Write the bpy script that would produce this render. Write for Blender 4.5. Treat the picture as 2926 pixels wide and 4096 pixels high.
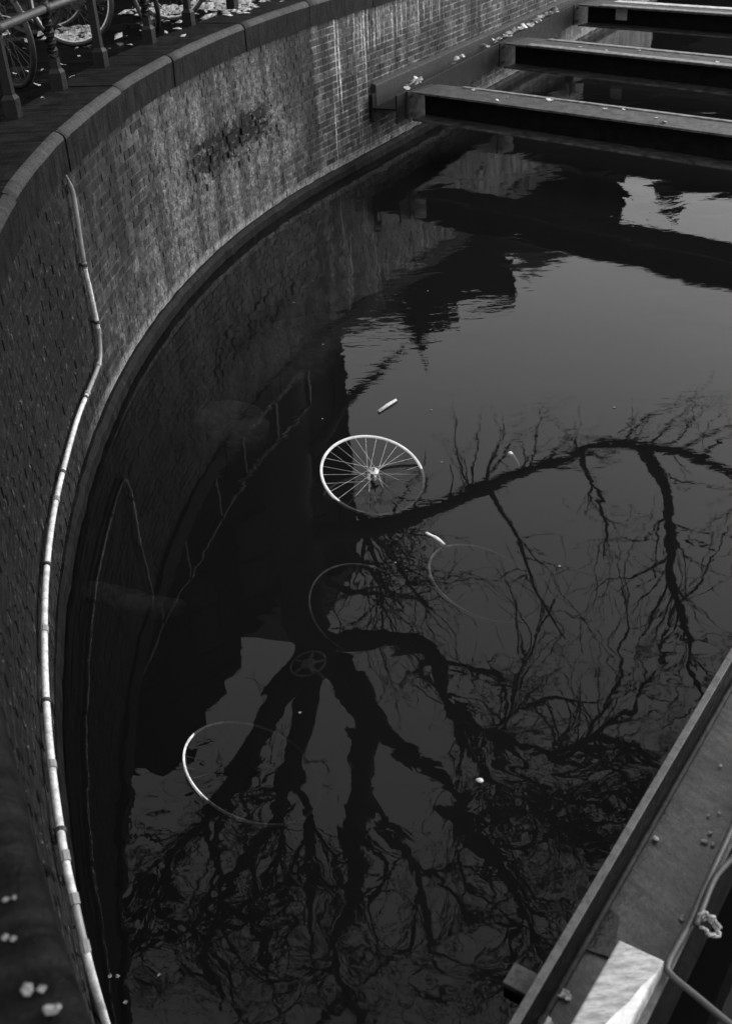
import bpy, math, random
from math import sin, cos, pi, radians, atan2, sqrt
from mathutils import Vector, Matrix, noise

for o in list(bpy.data.objects):
    bpy.data.objects.remove(o, do_unlink=True)
SC = bpy.context.scene
COL = SC.collection
random.seed(7)

# ------------------------------------------------------------------ camera
cam_d = bpy.data.cameras.new('camera')
cam = bpy.data.objects.new('camera', cam_d); COL.objects.link(cam)
RT = Vector((0.99831194, -0.03132125, -0.04891054))
UP = Vector((0.05807978, 0.5383694, 0.84070514))
FW = Vector((0.0, 0.84212669, -0.53927974))
M = Matrix(((RT.x, UP.x, -FW.x, 0), (RT.y, UP.y, -FW.y, 0), (RT.z, UP.z, -FW.z, 3.2), (0, 0, 0, 1)))
cam.matrix_world = M
cam_d.sensor_fit = 'VERTICAL'; cam_d.sensor_height = 36.0; cam_d.sensor_width = 36.0
cam_d.lens = 36.0 * 4267 / 4096
cam_d.clip_start = 0.05; cam_d.clip_end = 2000
cam_d.dof.use_dof = True; cam_d.dof.focus_distance = 6.6; cam_d.dof.aperture_fstop = 4.0
SC.camera = cam

# ------------------------------------------------------------------ sky, sun, exposure
world = bpy.data.worlds.new('World'); SC.world = world; world.use_nodes = True
wn = world.node_tree; wn.nodes.clear()
sky = wn.nodes.new('ShaderNodeTexSky'); sky.sky_type = 'NISHITA'; sky.sun_disc = False
sky.sun_elevation = radians(27); sky.sun_rotation = radians(60)
sky.air_density = 1.0; sky.dust_density = 4.0; sky.ozone_density = 1.0
bw = wn.nodes.new('ShaderNodeRGBToBW')
mix = wn.nodes.new('ShaderNodeMix'); mix.data_type = 'RGBA'; mix.inputs[0].default_value = 0.5
mix.inputs[7].default_value = (7.0, 7.0, 7.0, 1)      # even overcast
bg = wn.nodes.new('ShaderNodeBackground'); bg.inputs['Strength'].default_value = 0.15
wo = wn.nodes.new('ShaderNodeOutputWorld')
wn.links.new(sky.outputs[0], bw.inputs[0]); wn.links.new(bw.outputs[0], mix.inputs[6])
wn.links.new(mix.outputs[2], bg.inputs['Color']); wn.links.new(bg.outputs[0], wo.inputs['Surface'])
sun_d = bpy.data.lights.new('sun', 'SUN'); sun_d.energy = 0.7; sun_d.angle = radians(25)
sun_d.color = (1.0, 1.0, 1.0)
sun = bpy.data.objects.new('sun', sun_d); COL.objects.link(sun)
_a, _e = radians(60), radians(27)                      # azimuth from +Y towards +X
_sd = Vector((sin(_a) * cos(_e), cos(_a) * cos(_e), sin(_e)))
sun.rotation_euler = _sd.to_track_quat('Z', 'Y').to_euler()
vs = SC.view_settings
vs.view_transform = 'Standard'; vs.look = 'None'; vs.gamma = 1.0; vs.use_curve_mapping = False
vs.exposure = 0.68
SC.cycles.use_denoising = True; SC.cycles.use_adaptive_sampling = False
SC.cycles.max_bounces = 6; SC.cycles.transparent_max_bounces = 12

# ------------------------------------------------------------------ plan of the canal wall
CX, CY, R = 9.762, 5.975, 11.424
ST = radians(180 - 150.5) * R
def plan(s, off=0.0):
    """point on the curved quay line at arc length s, off metres into the bank; returns x, y, nx, ny (n towards water)"""
    if s <= ST:
        a = pi - s / R
        return CX + (R + off) * cos(a), CY + (R + off) * sin(a), -cos(a), -sin(a)
    a = pi - ST / R
    tx, ty = sin(a), -cos(a)
    return (CX + (R + off) * cos(a) + (s - ST) * tx, CY + (R + off) * sin(a) + (s - ST) * ty, -cos(a), -sin(a))
def W3(s, off, z):
    p = plan(s, off); return Vector((p[0], p[1], z))

# ------------------------------------------------------------------ node helpers
class NT:
    def __init__(self, name):
        self.m = bpy.data.materials.new(name); self.m.use_nodes = True
        self.t = self.m.node_tree; self.t.nodes.clear()
        self.out = self.t.nodes.new('ShaderNodeOutputMaterial')
    def n(self, typ, **props):
        nd = self.t.nodes.new(typ)
        for k, v in props.items(): setattr(nd, k, v)
        return nd
    def put(self, sock, v):
        if isinstance(v, bpy.types.NodeSocket): self.t.links.new(v, sock)
        elif isinstance(v, (int, float)) and sock.type == 'RGBA': sock.default_value = (v, v, v, 1)
        elif isinstance(v, (int, float)) and sock.type == 'VECTOR': sock.default_value = (v, v, v)
        else: sock.default_value = v
    def math(self, op, a, b=0.0, c=None):
        nd = self.n('ShaderNodeMath', operation=op)
        self.put(nd.inputs[0], a); self.put(nd.inputs[1], b)
        if c is not None: self.put(nd.inputs[2], c)
        return nd.outputs[0]
    def mul(self, a, b): return self.math('MULTIPLY', a, b)
    def add(self, a, b): return self.math('ADD', a, b)
    def mixv(self, f, a, b):
        nd = self.n('ShaderNodeMix'); nd.data_type = 'FLOAT'; nd.clamp_factor = True
        self.put(nd.inputs[0], f); self.put(nd.inputs[2], a); self.put(nd.inputs[3], b)
        return nd.outputs[0]
    def ss(self, v, lo, hi, a=0.0, b=1.0):
        nd = self.n('ShaderNodeMapRange', interpolation_type='SMOOTHSTEP')
        self.put(nd.inputs[0], v)
        if lo <= hi:
            nd.inputs[1].default_value = lo; nd.inputs[2].default_value = hi; nd.inputs[3].default_value = a; nd.inputs[4].default_value = b
        else:
            nd.inputs[1].default_value = hi; nd.inputs[2].default_value = lo; nd.inputs[3].default_value = b; nd.inputs[4].default_value = a
        return nd.outputs[0]
    def win(self, v, a0, a1, b1, b0):
        return self.mul(self.ss(v, a0, a1), self.ss(v, b0, b1))
    def xyz(self, x, y, z):
        nd = self.n('ShaderNodeCombineXYZ')
        for i, v in enumerate((x, y, z)): self.put(nd.inputs[i], v)
        return nd.outputs[0]
    def pos(self, local=False):
        if local:
            return self.n('ShaderNodeTexCoord').outputs['Object']
        return self.n('ShaderNodeNewGeometry').outputs['Position']
    def sep(self, v):
        nd = self.n('ShaderNodeSeparateXYZ'); self.put(nd.inputs[0], v); return nd.outputs
    def noise(self, vec, scale, detail=3, rough=0.55, dist=0.0):
        nd = self.n('ShaderNodeTexNoise'); self.put(nd.inputs['Vector'], vec)
        nd.inputs['Scale'].default_value = scale; nd.inputs['Detail'].default_value = detail
        nd.inputs['Roughness'].default_value = rough; nd.inputs['Distortion'].default_value = dist
        return nd.outputs[0]
    def bump(self, h, strength, dist=0.01):
        nd = self.n('ShaderNodeBump'); nd.inputs['Strength'].default_value = strength; nd.inputs['Distance'].default_value = dist
        self.put(nd.inputs['Height'], h); return nd.outputs[0]
    def grey(self, v):
        nd = self.n('ShaderNodeCombineColor')
        for i in range(3): self.put(nd.inputs[i], v)
        return nd.outputs[0]
    def bsdf(self, col, rough, normal=None, metallic=0.0, spec=0.5):
        b = self.n('ShaderNodeBsdfPrincipled')
        self.put(b.inputs['Base Color'], self.grey(col) if isinstance(col, bpy.types.NodeSocket) else (col, col, col, 1))
        self.put(b.inputs['Roughness'], rough); self.put(b.inputs['Metallic'], metallic)
        self.put(b.inputs['Specular IOR Level'], spec)
        if normal is not None: self.put(b.inputs['Normal'], normal)
        self.t.links.new(b.outputs[0], self.out.inputs['Surface'])
        return b

def plain(name, lo, hi, rough=0.5, scale=12.0, metallic=0.0, bump=0.15, local=True, rvar=0.15, stretch=(1, 1, 1), spec=0.5, bdist=0.003):
    """grey material whose colour and gloss wander with a noise"""
    k = NT(name); p = k.pos(local)
    if stretch != (1, 1, 1):
        mp = k.n('ShaderNodeMapping'); k.put(mp.inputs[0], p); mp.inputs['Scale'].default_value = stretch; p = mp.outputs[0]
    a = k.noise(p, scale, 5, 0.62); b = k.noise(p, scale * 4.3, 3, 0.6)
    v = k.ss(k.add(k.mul(a, 0.65), k.mul(b, 0.35)), 0.33, 0.68, lo, hi)
    r = k.ss(b, 0.3, 0.7, max(0.03, rough - rvar), min(1, rough + rvar))
    k.bsdf(v, r, k.bump(b, bump, bdist) if bump else None, metallic, spec)
    return k.m

# ------------------------------------------------------------------ materials
def wall_material(name, is_brick):
    k = NT(name); p = k.pos(); x, y, z = k.sep(p)
    s = k.mul(k.math('ARCTAN2', k.math('SUBTRACT', y, CY), k.math('SUBTRACT', CX, x)), R)
    sv = k.xyz(s, z, 0.0)
    n_big = k.noise(sv, 1.3, 4, 0.6); n_mid = k.noise(sv, 6.0, 5, 0.65); n_fine = k.noise(sv, 42.0, 4, 0.7)
    streak = k.noise(k.xyz(k.mul(s, 50.0), k.mul(z, 30.0), 0.3), 1.0, 5, 0.72)
    streak_w = k.noise(k.xyz(k.mul(s, 7.0), k.mul(z, 0.55), 2.3), 1.0, 4, 0.6)
    if is_brick:
        oi = k.n('ShaderNodeObjectInfo').outputs['Random']
        at = k.n('ShaderNodeAttribute', attribute_name='tone').outputs['Fac']
        tone = k.math('FRACT', k.add(oi, at))
        base = k.mixv(k.math('POWER', tone, 1.4), 0.03, 0.115)
        base = k.mul(base, k.ss(n_mid, 0.25, 0.75, 0.7, 1.3))
    else:
        base = k.mixv(k.ss(s, 5.4, 6.0), k.ss(k.add(k.mul(n_mid, 0.6), k.mul(n_fine, 0.4)), 0.36, 0.66, 0.03, 0.20), k.ss(n_mid, 0.3, 0.7, 0.13, 0.27))
    # lime and plaster wash that covers brick and joint alike
    reg = k.add(k.mul(k.win(s, 1.7, 2.3, 5.0, 6.1), k.win(z, 0.35, 0.85, 2.2, 2.3)), k.mul(k.win(s, 0.3, 1.2, 4.6, 5.6), k.win(z, 0.0, 0.05, 0.45, 0.75)))
    reg = k.add(reg, k.mul(k.win(s, 6.0, 6.4, 8.3, 8.9), k.ss(z, 1.12, 1.5)))
    lime = k.ss(k.add(k.mul(reg, 0.55), k.add(k.mul(n_big, 0.45), k.mul(n_mid, 0.42))), 0.62, 0.9)
    limec = k.mul(k.ss(k.add(k.mul(streak, 0.45), k.mul(n_fine, 0.55)), 0.36, 0.66, 0.028, 0.20), k.ss(k.add(k.mul(n_mid, 0.5), k.mul(n_big, 0.5)), 0.34, 0.66, 0.5, 1.35))
    v = k.mixv(k.mul(lime, k.ss(n_mid, 0.36, 0.6, 0.42, 0.88)), base, limec)
    # dark : algae, soot and wet streaks, and a darker top and left end
    left = k.mul(k.ss(k.add(s, k.mul(n_mid, 0.5)), 1.15, 0.25), k.ss(k.add(z, k.mul(n_big, 0.25)), 0.42, 0.62))
    left = k.mul(left, k.ss(n_mid, 0.28, 0.6, 0.82, 1.0))
    algae = k.mul(k.ss(streak, 0.50, 0.70, 0.005, 0.085), k.ss(n_fine, 0.35, 0.6, 0.5, 1.2))
    v = k.mixv(k.mul(left, 0.92), v, algae)
    low = k.mul(k.ss(s, 0.3, -0.8), k.ss(z, 0.55, 0.4))
    v = k.mixv(k.mul(low, 0.8), v, k.mul(k.ss(streak, 0.35, 0.7, 0.02, 0.12), k.ss(n_mid, 0.3, 0.6, 0.6, 1.2)))
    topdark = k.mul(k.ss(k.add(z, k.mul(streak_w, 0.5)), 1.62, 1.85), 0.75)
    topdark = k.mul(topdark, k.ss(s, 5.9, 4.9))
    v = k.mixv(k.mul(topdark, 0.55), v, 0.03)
    for (c, w, z0, z1, amt) in ((1.5, 0.26, 0.75, 1.0, 0.75), (1.0, 0.5, 0.8, 1.1, 0.45), (5.62, 0.14, 0.35, 0.75, 0.85), (5.25, 0.18, 0.8, 1.0, 0.6), (5.5, 0.3, 0.05, 0.1, 0.42), (9.7, 0.25, 0.4, 0.6, 0.5)):
        wob = k.add(s, k.mul(k.math('SUBTRACT', n_mid, 0.5), 0.35))
        col = k.mul(k.win(wob, c - w, c - w * 0.35, c + w * 0.35, c + w), k.ss(k.add(z, k.mul(n_big, 0.2)), z0, z1))
        v = k.mixv(k.mul(k.mul(col, k.ss(n_mid, 0.3, 0.5, 0.45, 1.0)), amt), v, 0.018)
    v = k.mul(v, k.ss(k.add(s, k.mul(n_big, 1.2)), 0.2, 2.8, 0.20, 1.0))  # whole wall colour darker towards the near left end
    dmg = k.mul(k.win(s, 2.6, 3.4, 4.5, 5.1), k.win(k.add(z, k.mul(s, -0.02)), 0.50, 0.84, 0.92, 1.10))
    dmg = k.ss(k.add(k.mul(dmg, 0.26), k.noise(k.xyz(k.mul(s, 9.0), k.mul(z, 13.0), 1.0), 1.0, 5, 0.68)), 0.665, 0.73)
    v = k.mixv(k.mul(dmg, 0.96), v, 0.003)
    v = k.mul(v, k.ss(streak_w, 0.36, 0.62, 0.42, 1.15))
    crack = k.ss(k.noise(k.xyz(k.mul(s, 7.0), k.mul(z, 9.0), 21.0), 1.0, 6, 0.75), 0.62, 0.68)
    v = k.mixv(k.mul(crack, 0.8), v, 0.012)
    soot = k.ss(k.noise(k.xyz(k.mul(s, 5.5), k.mul(z, 4.0), 9.0), 1.0, 5, 0.7), 0.60, 0.74)
    v = k.mixv(k.mul(soot, 0.62), v, 0.02)
    # white mineral drips
    dn = k.noise(k.xyz(k.mul(s, 17.0), k.mul(z, 0.28), 5.0), 1.0, 2, 0.5)
    drip = k.mul(k.ss(dn, 0.615, 0.66), k.win(s, 5.85, 6.05, 7.0, 7.4))
    dn2 = k.noise(k.xyz(k.mul(s, 26.0), k.mul(z, 0.6), 15.0), 1.0, 2, 0.5)
    drip2 = k.mul(k.mul(k.ss(dn2, 0.56, 0.64), k.win(s, 6.3, 6.6, 8.4, 9.0)), k.ss(k.add(z, k.mul(n_big, 0.3)), 1.3, 1.5))
    v = k.mixv(k.mul(k.math('MAXIMUM', drip, drip2), 0.85), v, 0.5)
    # the pale rim the water leaves above the footing
    rim = k.mul(k.win(k.add(z, k.mul(n_mid, 0.07)), 0.11, 0.13, 0.175, 0.235), k.ss(n_mid, 0.30, 0.5))
    v = k.mixv(k.mul(k.mul(rim, 0.75), k.ss(s, -0.6, 1.0)), v, 0.24)
    spk = k.noise(k.xyz(k.mul(s, 34.0), k.mul(z, 11.0), 31.0), 1.0, 5, 0.7)
    spm = k.mul(k.ss(s, 1.3, 0.2), k.ss(n_mid, 0.36, 0.56, 0.25, 1.0))
    v = k.mixv(k.mul(k.mul(k.ss(spk, 0.57, 0.70), spm), 0.8), v, 0.13)
    v = k.mul(v, k.mixv(k.mul(k.ss(spk, 0.46, 0.36), spm), 1.0, 0.25))
    pepper = k.ss(n_fine, 0.56, 0.70)
    v = k.mul(v, k.mixv(pepper, 1.1, 0.30)); v = k.mul(v, k.ss(streak, 0.30, 0.68, 0.6, 1.35)); v = k.mul(v, k.ss(k.noise(sv, 15.0, 3, 0.6), 0.3, 0.7, 0.6, 1.4))
    h = k.add(k.mul(n_fine, 0.6), k.mul(n_mid, 0.9))
    k.bsdf(v, k.ss(n_mid, 0.3, 0.7, 0.45, 0.8), k.bump(h, 0.55, 0.008), 0.0, 0.18)
    return k.m

MBRICK = wall_material('brick_surface', True)
MMORT = wall_material('mortar_surface', False)

def coping_material(name, lo, hi):
    k = NT(name); p = k.pos(); x, y, z = k.sep(p)
    s = k.mul(k.math('ARCTAN2', k.math('SUBTRACT', y, CY), k.math('SUBTRACT', CX, x)), R)
    oi = k.n('ShaderNodeObjectInfo').outputs['Random']
    streak = k.noise(k.xyz(k.mul(s, 26.0), k.mul(z, 4.0), oi), 1.0, 5, 0.65)
    mid = k.noise(p, 7.0, 5, 0.65); fine = k.noise(p, 70.0, 3, 0.7)
    v = k.ss(k.add(k.mul(streak, 0.6), k.mul(mid, 0.4)), 0.36, 0.66, lo, hi)
    v = k.mul(v, k.ss(oi, 0, 1, 0.9, 1.1)); v = k.mul(v, k.ss(k.add(s, mid), -1.0, 3.0, 0.55, 1.0)); v = k.mul(v, k.ss(fine, 0.3, 0.7, 0.65, 1.3))
    k.bsdf(v, k.ss(mid, 0.3, 0.7, 0.5, 0.8), k.bump(k.add(fine, mid), 0.6, 0.008), 0, 0.08)
    return k.m
MCOPE = coping_material('dark_wet_stone', 0.002, 0.024)
MNOSE = coping_material('skylit_stone_nose', 0.055, 0.092)  # nose paler than the stone: sky brightness put into its colour
MFOOT = coping_material('slimy_footing', 0.004, 0.022)

MSTEEL = plain('dark_painted_steel', 0.003, 0.010, 0.55, 9.0, bump=0.2, spec=0.12)
MFLANGE = plain('weathered_skylit_steel', 0.012, 0.10, 0.5, 12.0, bump=0.25, spec=0.3)  # strut flanges paler than their webs, skylight on them put into the colour
MSTRIP = plain('pale_mottled_steel', 0.08, 0.36, 0.5, 17.0, bump=0.3)  # lighter mottled strips along the strut top flanges
MSTRIPW = plain('white_mottled_steel', 0.35, 0.85, 0.5, 8.0, bump=0.3)
MWALER = plain('grey_steel_face', 0.008, 0.018, 0.6, 5.0, bump=0.2, spec=0.15)
def web_material():
    k = NT('wet_rusty_steel_plate'); p = k.pos()
    mp = k.n('ShaderNodeMapping'); k.put(mp.inputs[0], p); mp.inputs['Rotation'].default_value = (0, 0, 0.95)
    sp = k.n('ShaderNodeMapping'); k.put(sp.inputs[0], mp.outputs[0]); sp.inputs['Scale'].default_value = (5, 26, 5)
    a = k.noise(p, 3.2, 5, 0.65, 0.4); f = k.noise(p, 60, 4, 0.7); st = k.noise(sp.outputs[0], 1.0, 4, 0.65)
    v = k.ss(k.add(k.mul(a, 0.55), k.mul(st, 0.45)), 0.36, 0.60, 0.012, 0.058)
    v = k.mul(v, k.ss(f, 0.3, 0.68, 0.6, 1.3)); spot = k.ss(k.noise(p, 17, 5, 0.72), 0.58, 0.68)
    v = k.mixv(k.mul(spot, 0.8), v, 0.012)  # twig reflections painted in as dark smudges and streaks
    k.bsdf(v, k.ss(a, 0.4, 0.62, 0.5, 0.16), k.bump(k.add(f, st), 0.35, 0.004), 0, 0.5)
    return k.m
MWEB = web_material()
MEDGE = plain('pale_steel_edge', 0.035, 0.10, 0.5, 26.0, bump=0.3)  # top edges and fillets paler than the flange sides
MCABLE = plain('grey_cable_sheath', 0.04, 0.07, 0.45, 30.0, bump=0.05)
MTAPE = plain('white_tape', 0.16, 0.5, 0.5, 60.0, bump=0.1)
MPAINTW = plain('white_painted_timber', 0.20, 0.56, 0.5, 15.0, bump=0.3, stretch=(1, 4, 1))
MBRIGHT = plain('bright_white', 0.62, 0.95, 0.4, 16.0, bump=0.1)
MPIPE = plain('white_plastic_pipe', 0.42, 0.88, 0.42, 22.0, bump=0.05)
MPIPEG = plain('grey_plastic_pipe', 0.20, 0.30, 0.4, 9.0, bump=0.05)
MPACK = plain('smooth_concrete', 0.012, 0.024, 0.7, 6.0, bump=0.2)
MRUBBER = plain('black_rubber', 0.010, 0.022, 0.5, 40.0, bump=0.1)
MFRAMEB = plain('black_bicycle_paint', 0.010, 0.03, 0.25, 10.0, bump=0.0)
MFRAMEG = plain('grey_bicycle_paint', 0.07, 0.12, 0.3, 10.0, bump=0.0)
MALU = plain('polished_aluminium', 0.5, 0.85, 0.3, 30.0, metallic=0.0, bump=0.05)
MCHROME = plain('dull_chrome', 0.35, 0.55, 0.3, 30.0, metallic=1.0, bump=0.05)
MSUNK = plain('silted_metal', 0.35, 0.95, 0.6, 16.0, bump=0.2)
MSUNKD = plain('algae_covered_metal', 0.02, 0.05, 0.8, 16.0, bump=0.2)
MRIMW = plain('bleached_rim', 0.62, 0.85, 0.35, 18.0, bump=0.1)
MLEAF = plain('pale_wet_leaf', 0.28, 0.80, 0.35, 30.0, bump=0.2)
MIRON = plain('black_cast_iron', 0.004, 0.010, 0.5, 12.0, bump=0.2, spec=0.25)
MIRONG = plain('worn_iron_rail', 0.035, 0.06, 0.42, 12.0, bump=0.15)
MBARK = plain('dark_bark', 0.025, 0.06, 0.9, 14.0, bump=0.5)
MMUD = plain('canal_silt', 0.05, 0.16, 0.9, 3.0, bump=0.4, local=False, bdist=0.02)
MHOUSE = plain('dark_house_brick', 0.014, 0.024, 0.9, 4.0, bump=0.1, spec=0.0)
MHOUSE2 = plain('grey_house_render', 0.018, 0.028, 0.9, 3.0, bump=0.1, spec=0.0)
MROOF = plain('slate_roof', 0.03, 0.06, 0.6, 6.0, bump=0.3)
MSASH = plain('grey_sash_paint', 0.020, 0.028, 0.8, 8.0, bump=0.0, spec=0.0)
MPANE = plain('dark_window_glass', 0.01, 0.016, 0.4, 3.0, bump=0.0, spec=0.1)
MLEAFG = plain('brown_grey_leaf', 0.08, 0.30, 0.5, 40.0, bump=0.2)
MREED = plain('pale_stick', 0.45, 0.7, 0.5, 25.0, bump=0.1)

def paving_material():
    k = NT('wet_brick_paving'); p = k.pos()
    bt = k.n('ShaderNodeTexBrick'); k.put(bt.inputs['Vector'], p)
    bt.inputs['Scale'].default_value = 1.0; bt.inputs['Brick Width'].default_value = 0.21; bt.inputs['Row Height'].default_value = 0.075
    bt.inputs['Mortar Size'].default_value = 0.006; bt.inputs['Color1'].default_value = (0.008, 0.008, 0.008, 1); bt.inputs['Color2'].default_value = (0.018, 0.018, 0.018, 1)
    bt.inputs['Mortar'].default_value = (0.005, 0.005, 0.005, 1)
    v = k.sep(bt.outputs[0])[0]
    n1 = k.noise(p, 1.1, 4, 0.6); n2 = k.noise(p, 9.0, 4, 0.6)
    v = k.mul(v, k.ss(n2, 0.3, 0.7, 0.6, 1.3))
    r = k.mixv(k.ss(n1, 0.48, 0.58), 0.5, 0.06)
    inv = k.math('SUBTRACT', 1.0, bt.outputs['Fac'])
    k.bsdf(k.mul(v, 0.45), r, k.bump(k.add(inv, k.mul(n2, 0.5)), 0.25, 0.006), 0, 0.02)
    return k.m
MPAVE = paving_material()

def water_material():
    k = NT('dark_canal_water'); p = k.pos()
    mp = k.n('ShaderNodeMapping'); k.put(mp.inputs[0], p); mp.inputs['Scale'].default_value = (1.0, 1.0, 1.0)
    a = k.noise(mp.outputs[0], 1.9, 2, 0.4, 0.9)
    b = k.noise(mp.outputs[0], 8.5, 2, 0.5, 0.8)
    c = k.noise(mp.outputs[0], 0.9, 1, 0.5)
    x, y, z = k.sep(p)
    # the breeze reaches the near corner and the water by the struts; the middle lies calm
    near = k.ss(y, 4.3, 2.2); far = k.ss(y, 6.5, 9.0)
    patch = k.ss(c, 0.35, 0.65, 0.45, 1.2)
    amp = k.mul(k.add(k.add(k.mul(near, 1.15), k.mul(far, 0.9)), 0.4), patch)
    h = k.mul(k.add(a, k.mul(b, 0.07)), amp)
    rm = k.n('ShaderNodeMapping'); k.put(rm.inputs[0], p); rm.inputs['Rotation'].default_value = (0, 0, 0.35); rm.inputs['Scale'].default_value = (3.5, 11.0, 1.0)
    fine = k.noise(rm.outputs[0], 1.0, 3, 0.6, 0.3)
    h = k.add(h, k.mul(fine, k.mul(k.ss(y, 3.8, 7.0), k.mul(patch, 0.17))))
    nrm = k.bump(h, 1.0, 0.0042)
    fr = k.n('ShaderNodeFresnel'); fr.inputs['IOR'].default_value = 1.333; k.put(fr.inputs['Normal'], nrm)
    tr = k.n('ShaderNodeBsdfTransparent'); tr.inputs[0].default_value = (0.52, 0.52, 0.52, 1); gl = k.n('ShaderNodeBsdfGlossy'); gl.inputs['Roughness'].default_value = 0.0
    k.put(gl.inputs['Normal'], nrm)
    ms = k.n('ShaderNodeMixShader'); k.put(ms.inputs[0], fr.outputs[0])
    k.t.links.new(tr.outputs[0], ms.inputs[1]); k.t.links.new(gl.outputs[0], ms.inputs[2])
    k.t.links.new(ms.outputs[0], k.out.inputs['Surface'])
    va = k.n('ShaderNodeVolumeAbsorption'); va.inputs['Color'].default_value = (0, 0, 0, 1); va.inputs['Density'].default_value = 4.7
    vsc = k.n('ShaderNodeVolumeScatter'); vsc.inputs['Color'].default_value = (1, 1, 1, 1); vsc.inputs['Density'].default_value = 1.9
    ad = k.n('ShaderNodeAddShader'); k.t.links.new(va.outputs[0], ad.inputs[0]); k.t.links.new(vsc.outputs[0], ad.inputs[1])
    k.t.links.new(ad.outputs[0], k.out.inputs['Volume'])
    return k.m
MWATER = water_material()

# ------------------------------------------------------------------ mesh helpers
class MB:
    def __init__(self): self.v = []; self.f = []; self.attr = []
    def quadbox(self, pts):
        b = len(self.v); self.v += [tuple(p) for p in pts]
        for q in ((0, 3, 2, 1), (4, 5, 6, 7), (0, 1, 5, 4), (1, 2, 6, 5), (2, 3, 7, 6), (3, 0, 4, 7)):
            self.f.append(tuple(b + i for i in q))
    def box(self, c, size, X=(1, 0, 0), Y=(0, 1, 0), Z=(0, 0, 1)):
        c = Vector(c); X, Y, Z = Vector(X) * size[0] / 2, Vector(Y) * size[1] / 2, Vector(Z) * size[2] / 2
        self.quadbox([c - X - Y - Z, c + X - Y - Z, c + X + Y - Z, c - X + Y - Z, c - X - Y + Z, c + X - Y + Z, c + X + Y + Z, c - X + Y + Z])
    def tube(self, pts, r, n=8, closed=False, cap=True):
        pts = [Vector(p) for p in pts]; m = len(pts); b = len(self.v)
        rr = r if isinstance(r, (list, tuple)) else [r] * m
        ref = None
        for i, p in enumerate(pts):
            if closed: t = pts[(i + 1) % m] - pts[i - 1]
            else: t = pts[min(i + 1, m - 1)] - pts[max(i - 1, 0)]
            if t.length < 1e-9: t = Vector((0, 0, 1))
            t.normalize()
            if ref is None:
                ref = Vector((0, 0, 1)) if abs(t.z) < 0.9 else Vector((1, 0, 0))
            u = (ref - t * ref.dot(t))
            if u.length < 1e-6: u = t.orthogonal()
            u.normalize(); w = t.cross(u); ref = u
            for j in range(n):
                a = 2 * pi * j / n
                self.v.append(tuple(p + (u * cos(a) + w * sin(a)) * rr[i]))
        for i in range(m if closed else m - 1):
            i2 = (i + 1) % m
            for j in range(n):
                j2 = (j + 1) % n
                self.f.append((b + i * n + j, b + i * n + j2, b + i2 * n + j2, b + i2 * n + j))
        if cap and not closed:
            self.f.append(tuple(b + j for j in range(n - 1, -1, -1)))
            self.f.append(tuple(b + (m - 1) * n + j for j in range(n)))
    def ring(self, c, X, Y, r, tr, n=40, k=8):
        c, X, Y = Vector(c), Vector(X), Vector(Y)
        self.tube([c + (X * cos(2 * pi * i / n) + Y * sin(2 * pi * i / n)) * r for i in range(n)], tr, k, closed=True)
    def sweep(self, prof, stations, close_ends=True):
        """prof: list of (off, z) ; stations: function list of (off,z)->Vector"""
        b = len(self.v); m = len(prof)
        for st in stations:
            for (o, z) in prof: self.v.append(tuple(st(o, z)))
        for i in range(len(stations) - 1):
            for j in range(m):
                j2 = (j + 1) % m
                self.f.append((b + i * m + j, b + (i + 1) * m + j, b + (i + 1) * m + j2, b + i * m + j2))
        if close_ends:
            self.f.append(tuple(b + j for j in range(m)))
            e = b + (len(stations) - 1) * m
            self.f.append(tuple(e + j for j in range(m - 1, -1, -1)))
    def lathe(self, c, prof, n=12):
        b = len(self.v); c = Vector(c)
        for (r, z) in prof:
            for j in range(n):
                a = 2 * pi * j / n; self.v.append((c.x + r * cos(a), c.y + r * sin(a), c.z + z))
        for i in range(len(prof) - 1):
            for j in range(n):
                j2 = (j + 1) % n
                self.f.append((b + i * n + j, b + i * n + j2, b + (i + 1) * n + j2, b + (i + 1) * n + j))
        self.f.append(tuple(b + j for j in range(n - 1, -1, -1)))
        self.f.append(tuple(b + (len(prof) - 1) * n + j for j in range(n)))
    def build(self, name, mat, parent=None, smooth=False, bevel=0.0):
        org = Vector((0, 0, 0))
        me = bpy.data.meshes.new(name); me.from_pydata(self.v, [], self.f); me.update()
        mats = mat if isinstance(mat, (list, tuple)) else [mat]
        for q in mats: me.materials.append(q)
        o = bpy.data.objects.new(name, me); COL.objects.link(o)
        if parent is not None: o.parent = parent
        if smooth:
            for pl in me.polygons: pl.use_smooth = True
        if bevel:
            md = o.modifiers.new('bevel', 'BEVEL'); md.width = bevel; md.segments = 2; md.limit_method = 'ANGLE'
        return o
    def shift(self, d):
        d = Vector(d); self.v = [tuple(Vector(p) - d) for p in self.v]; return self

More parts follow.
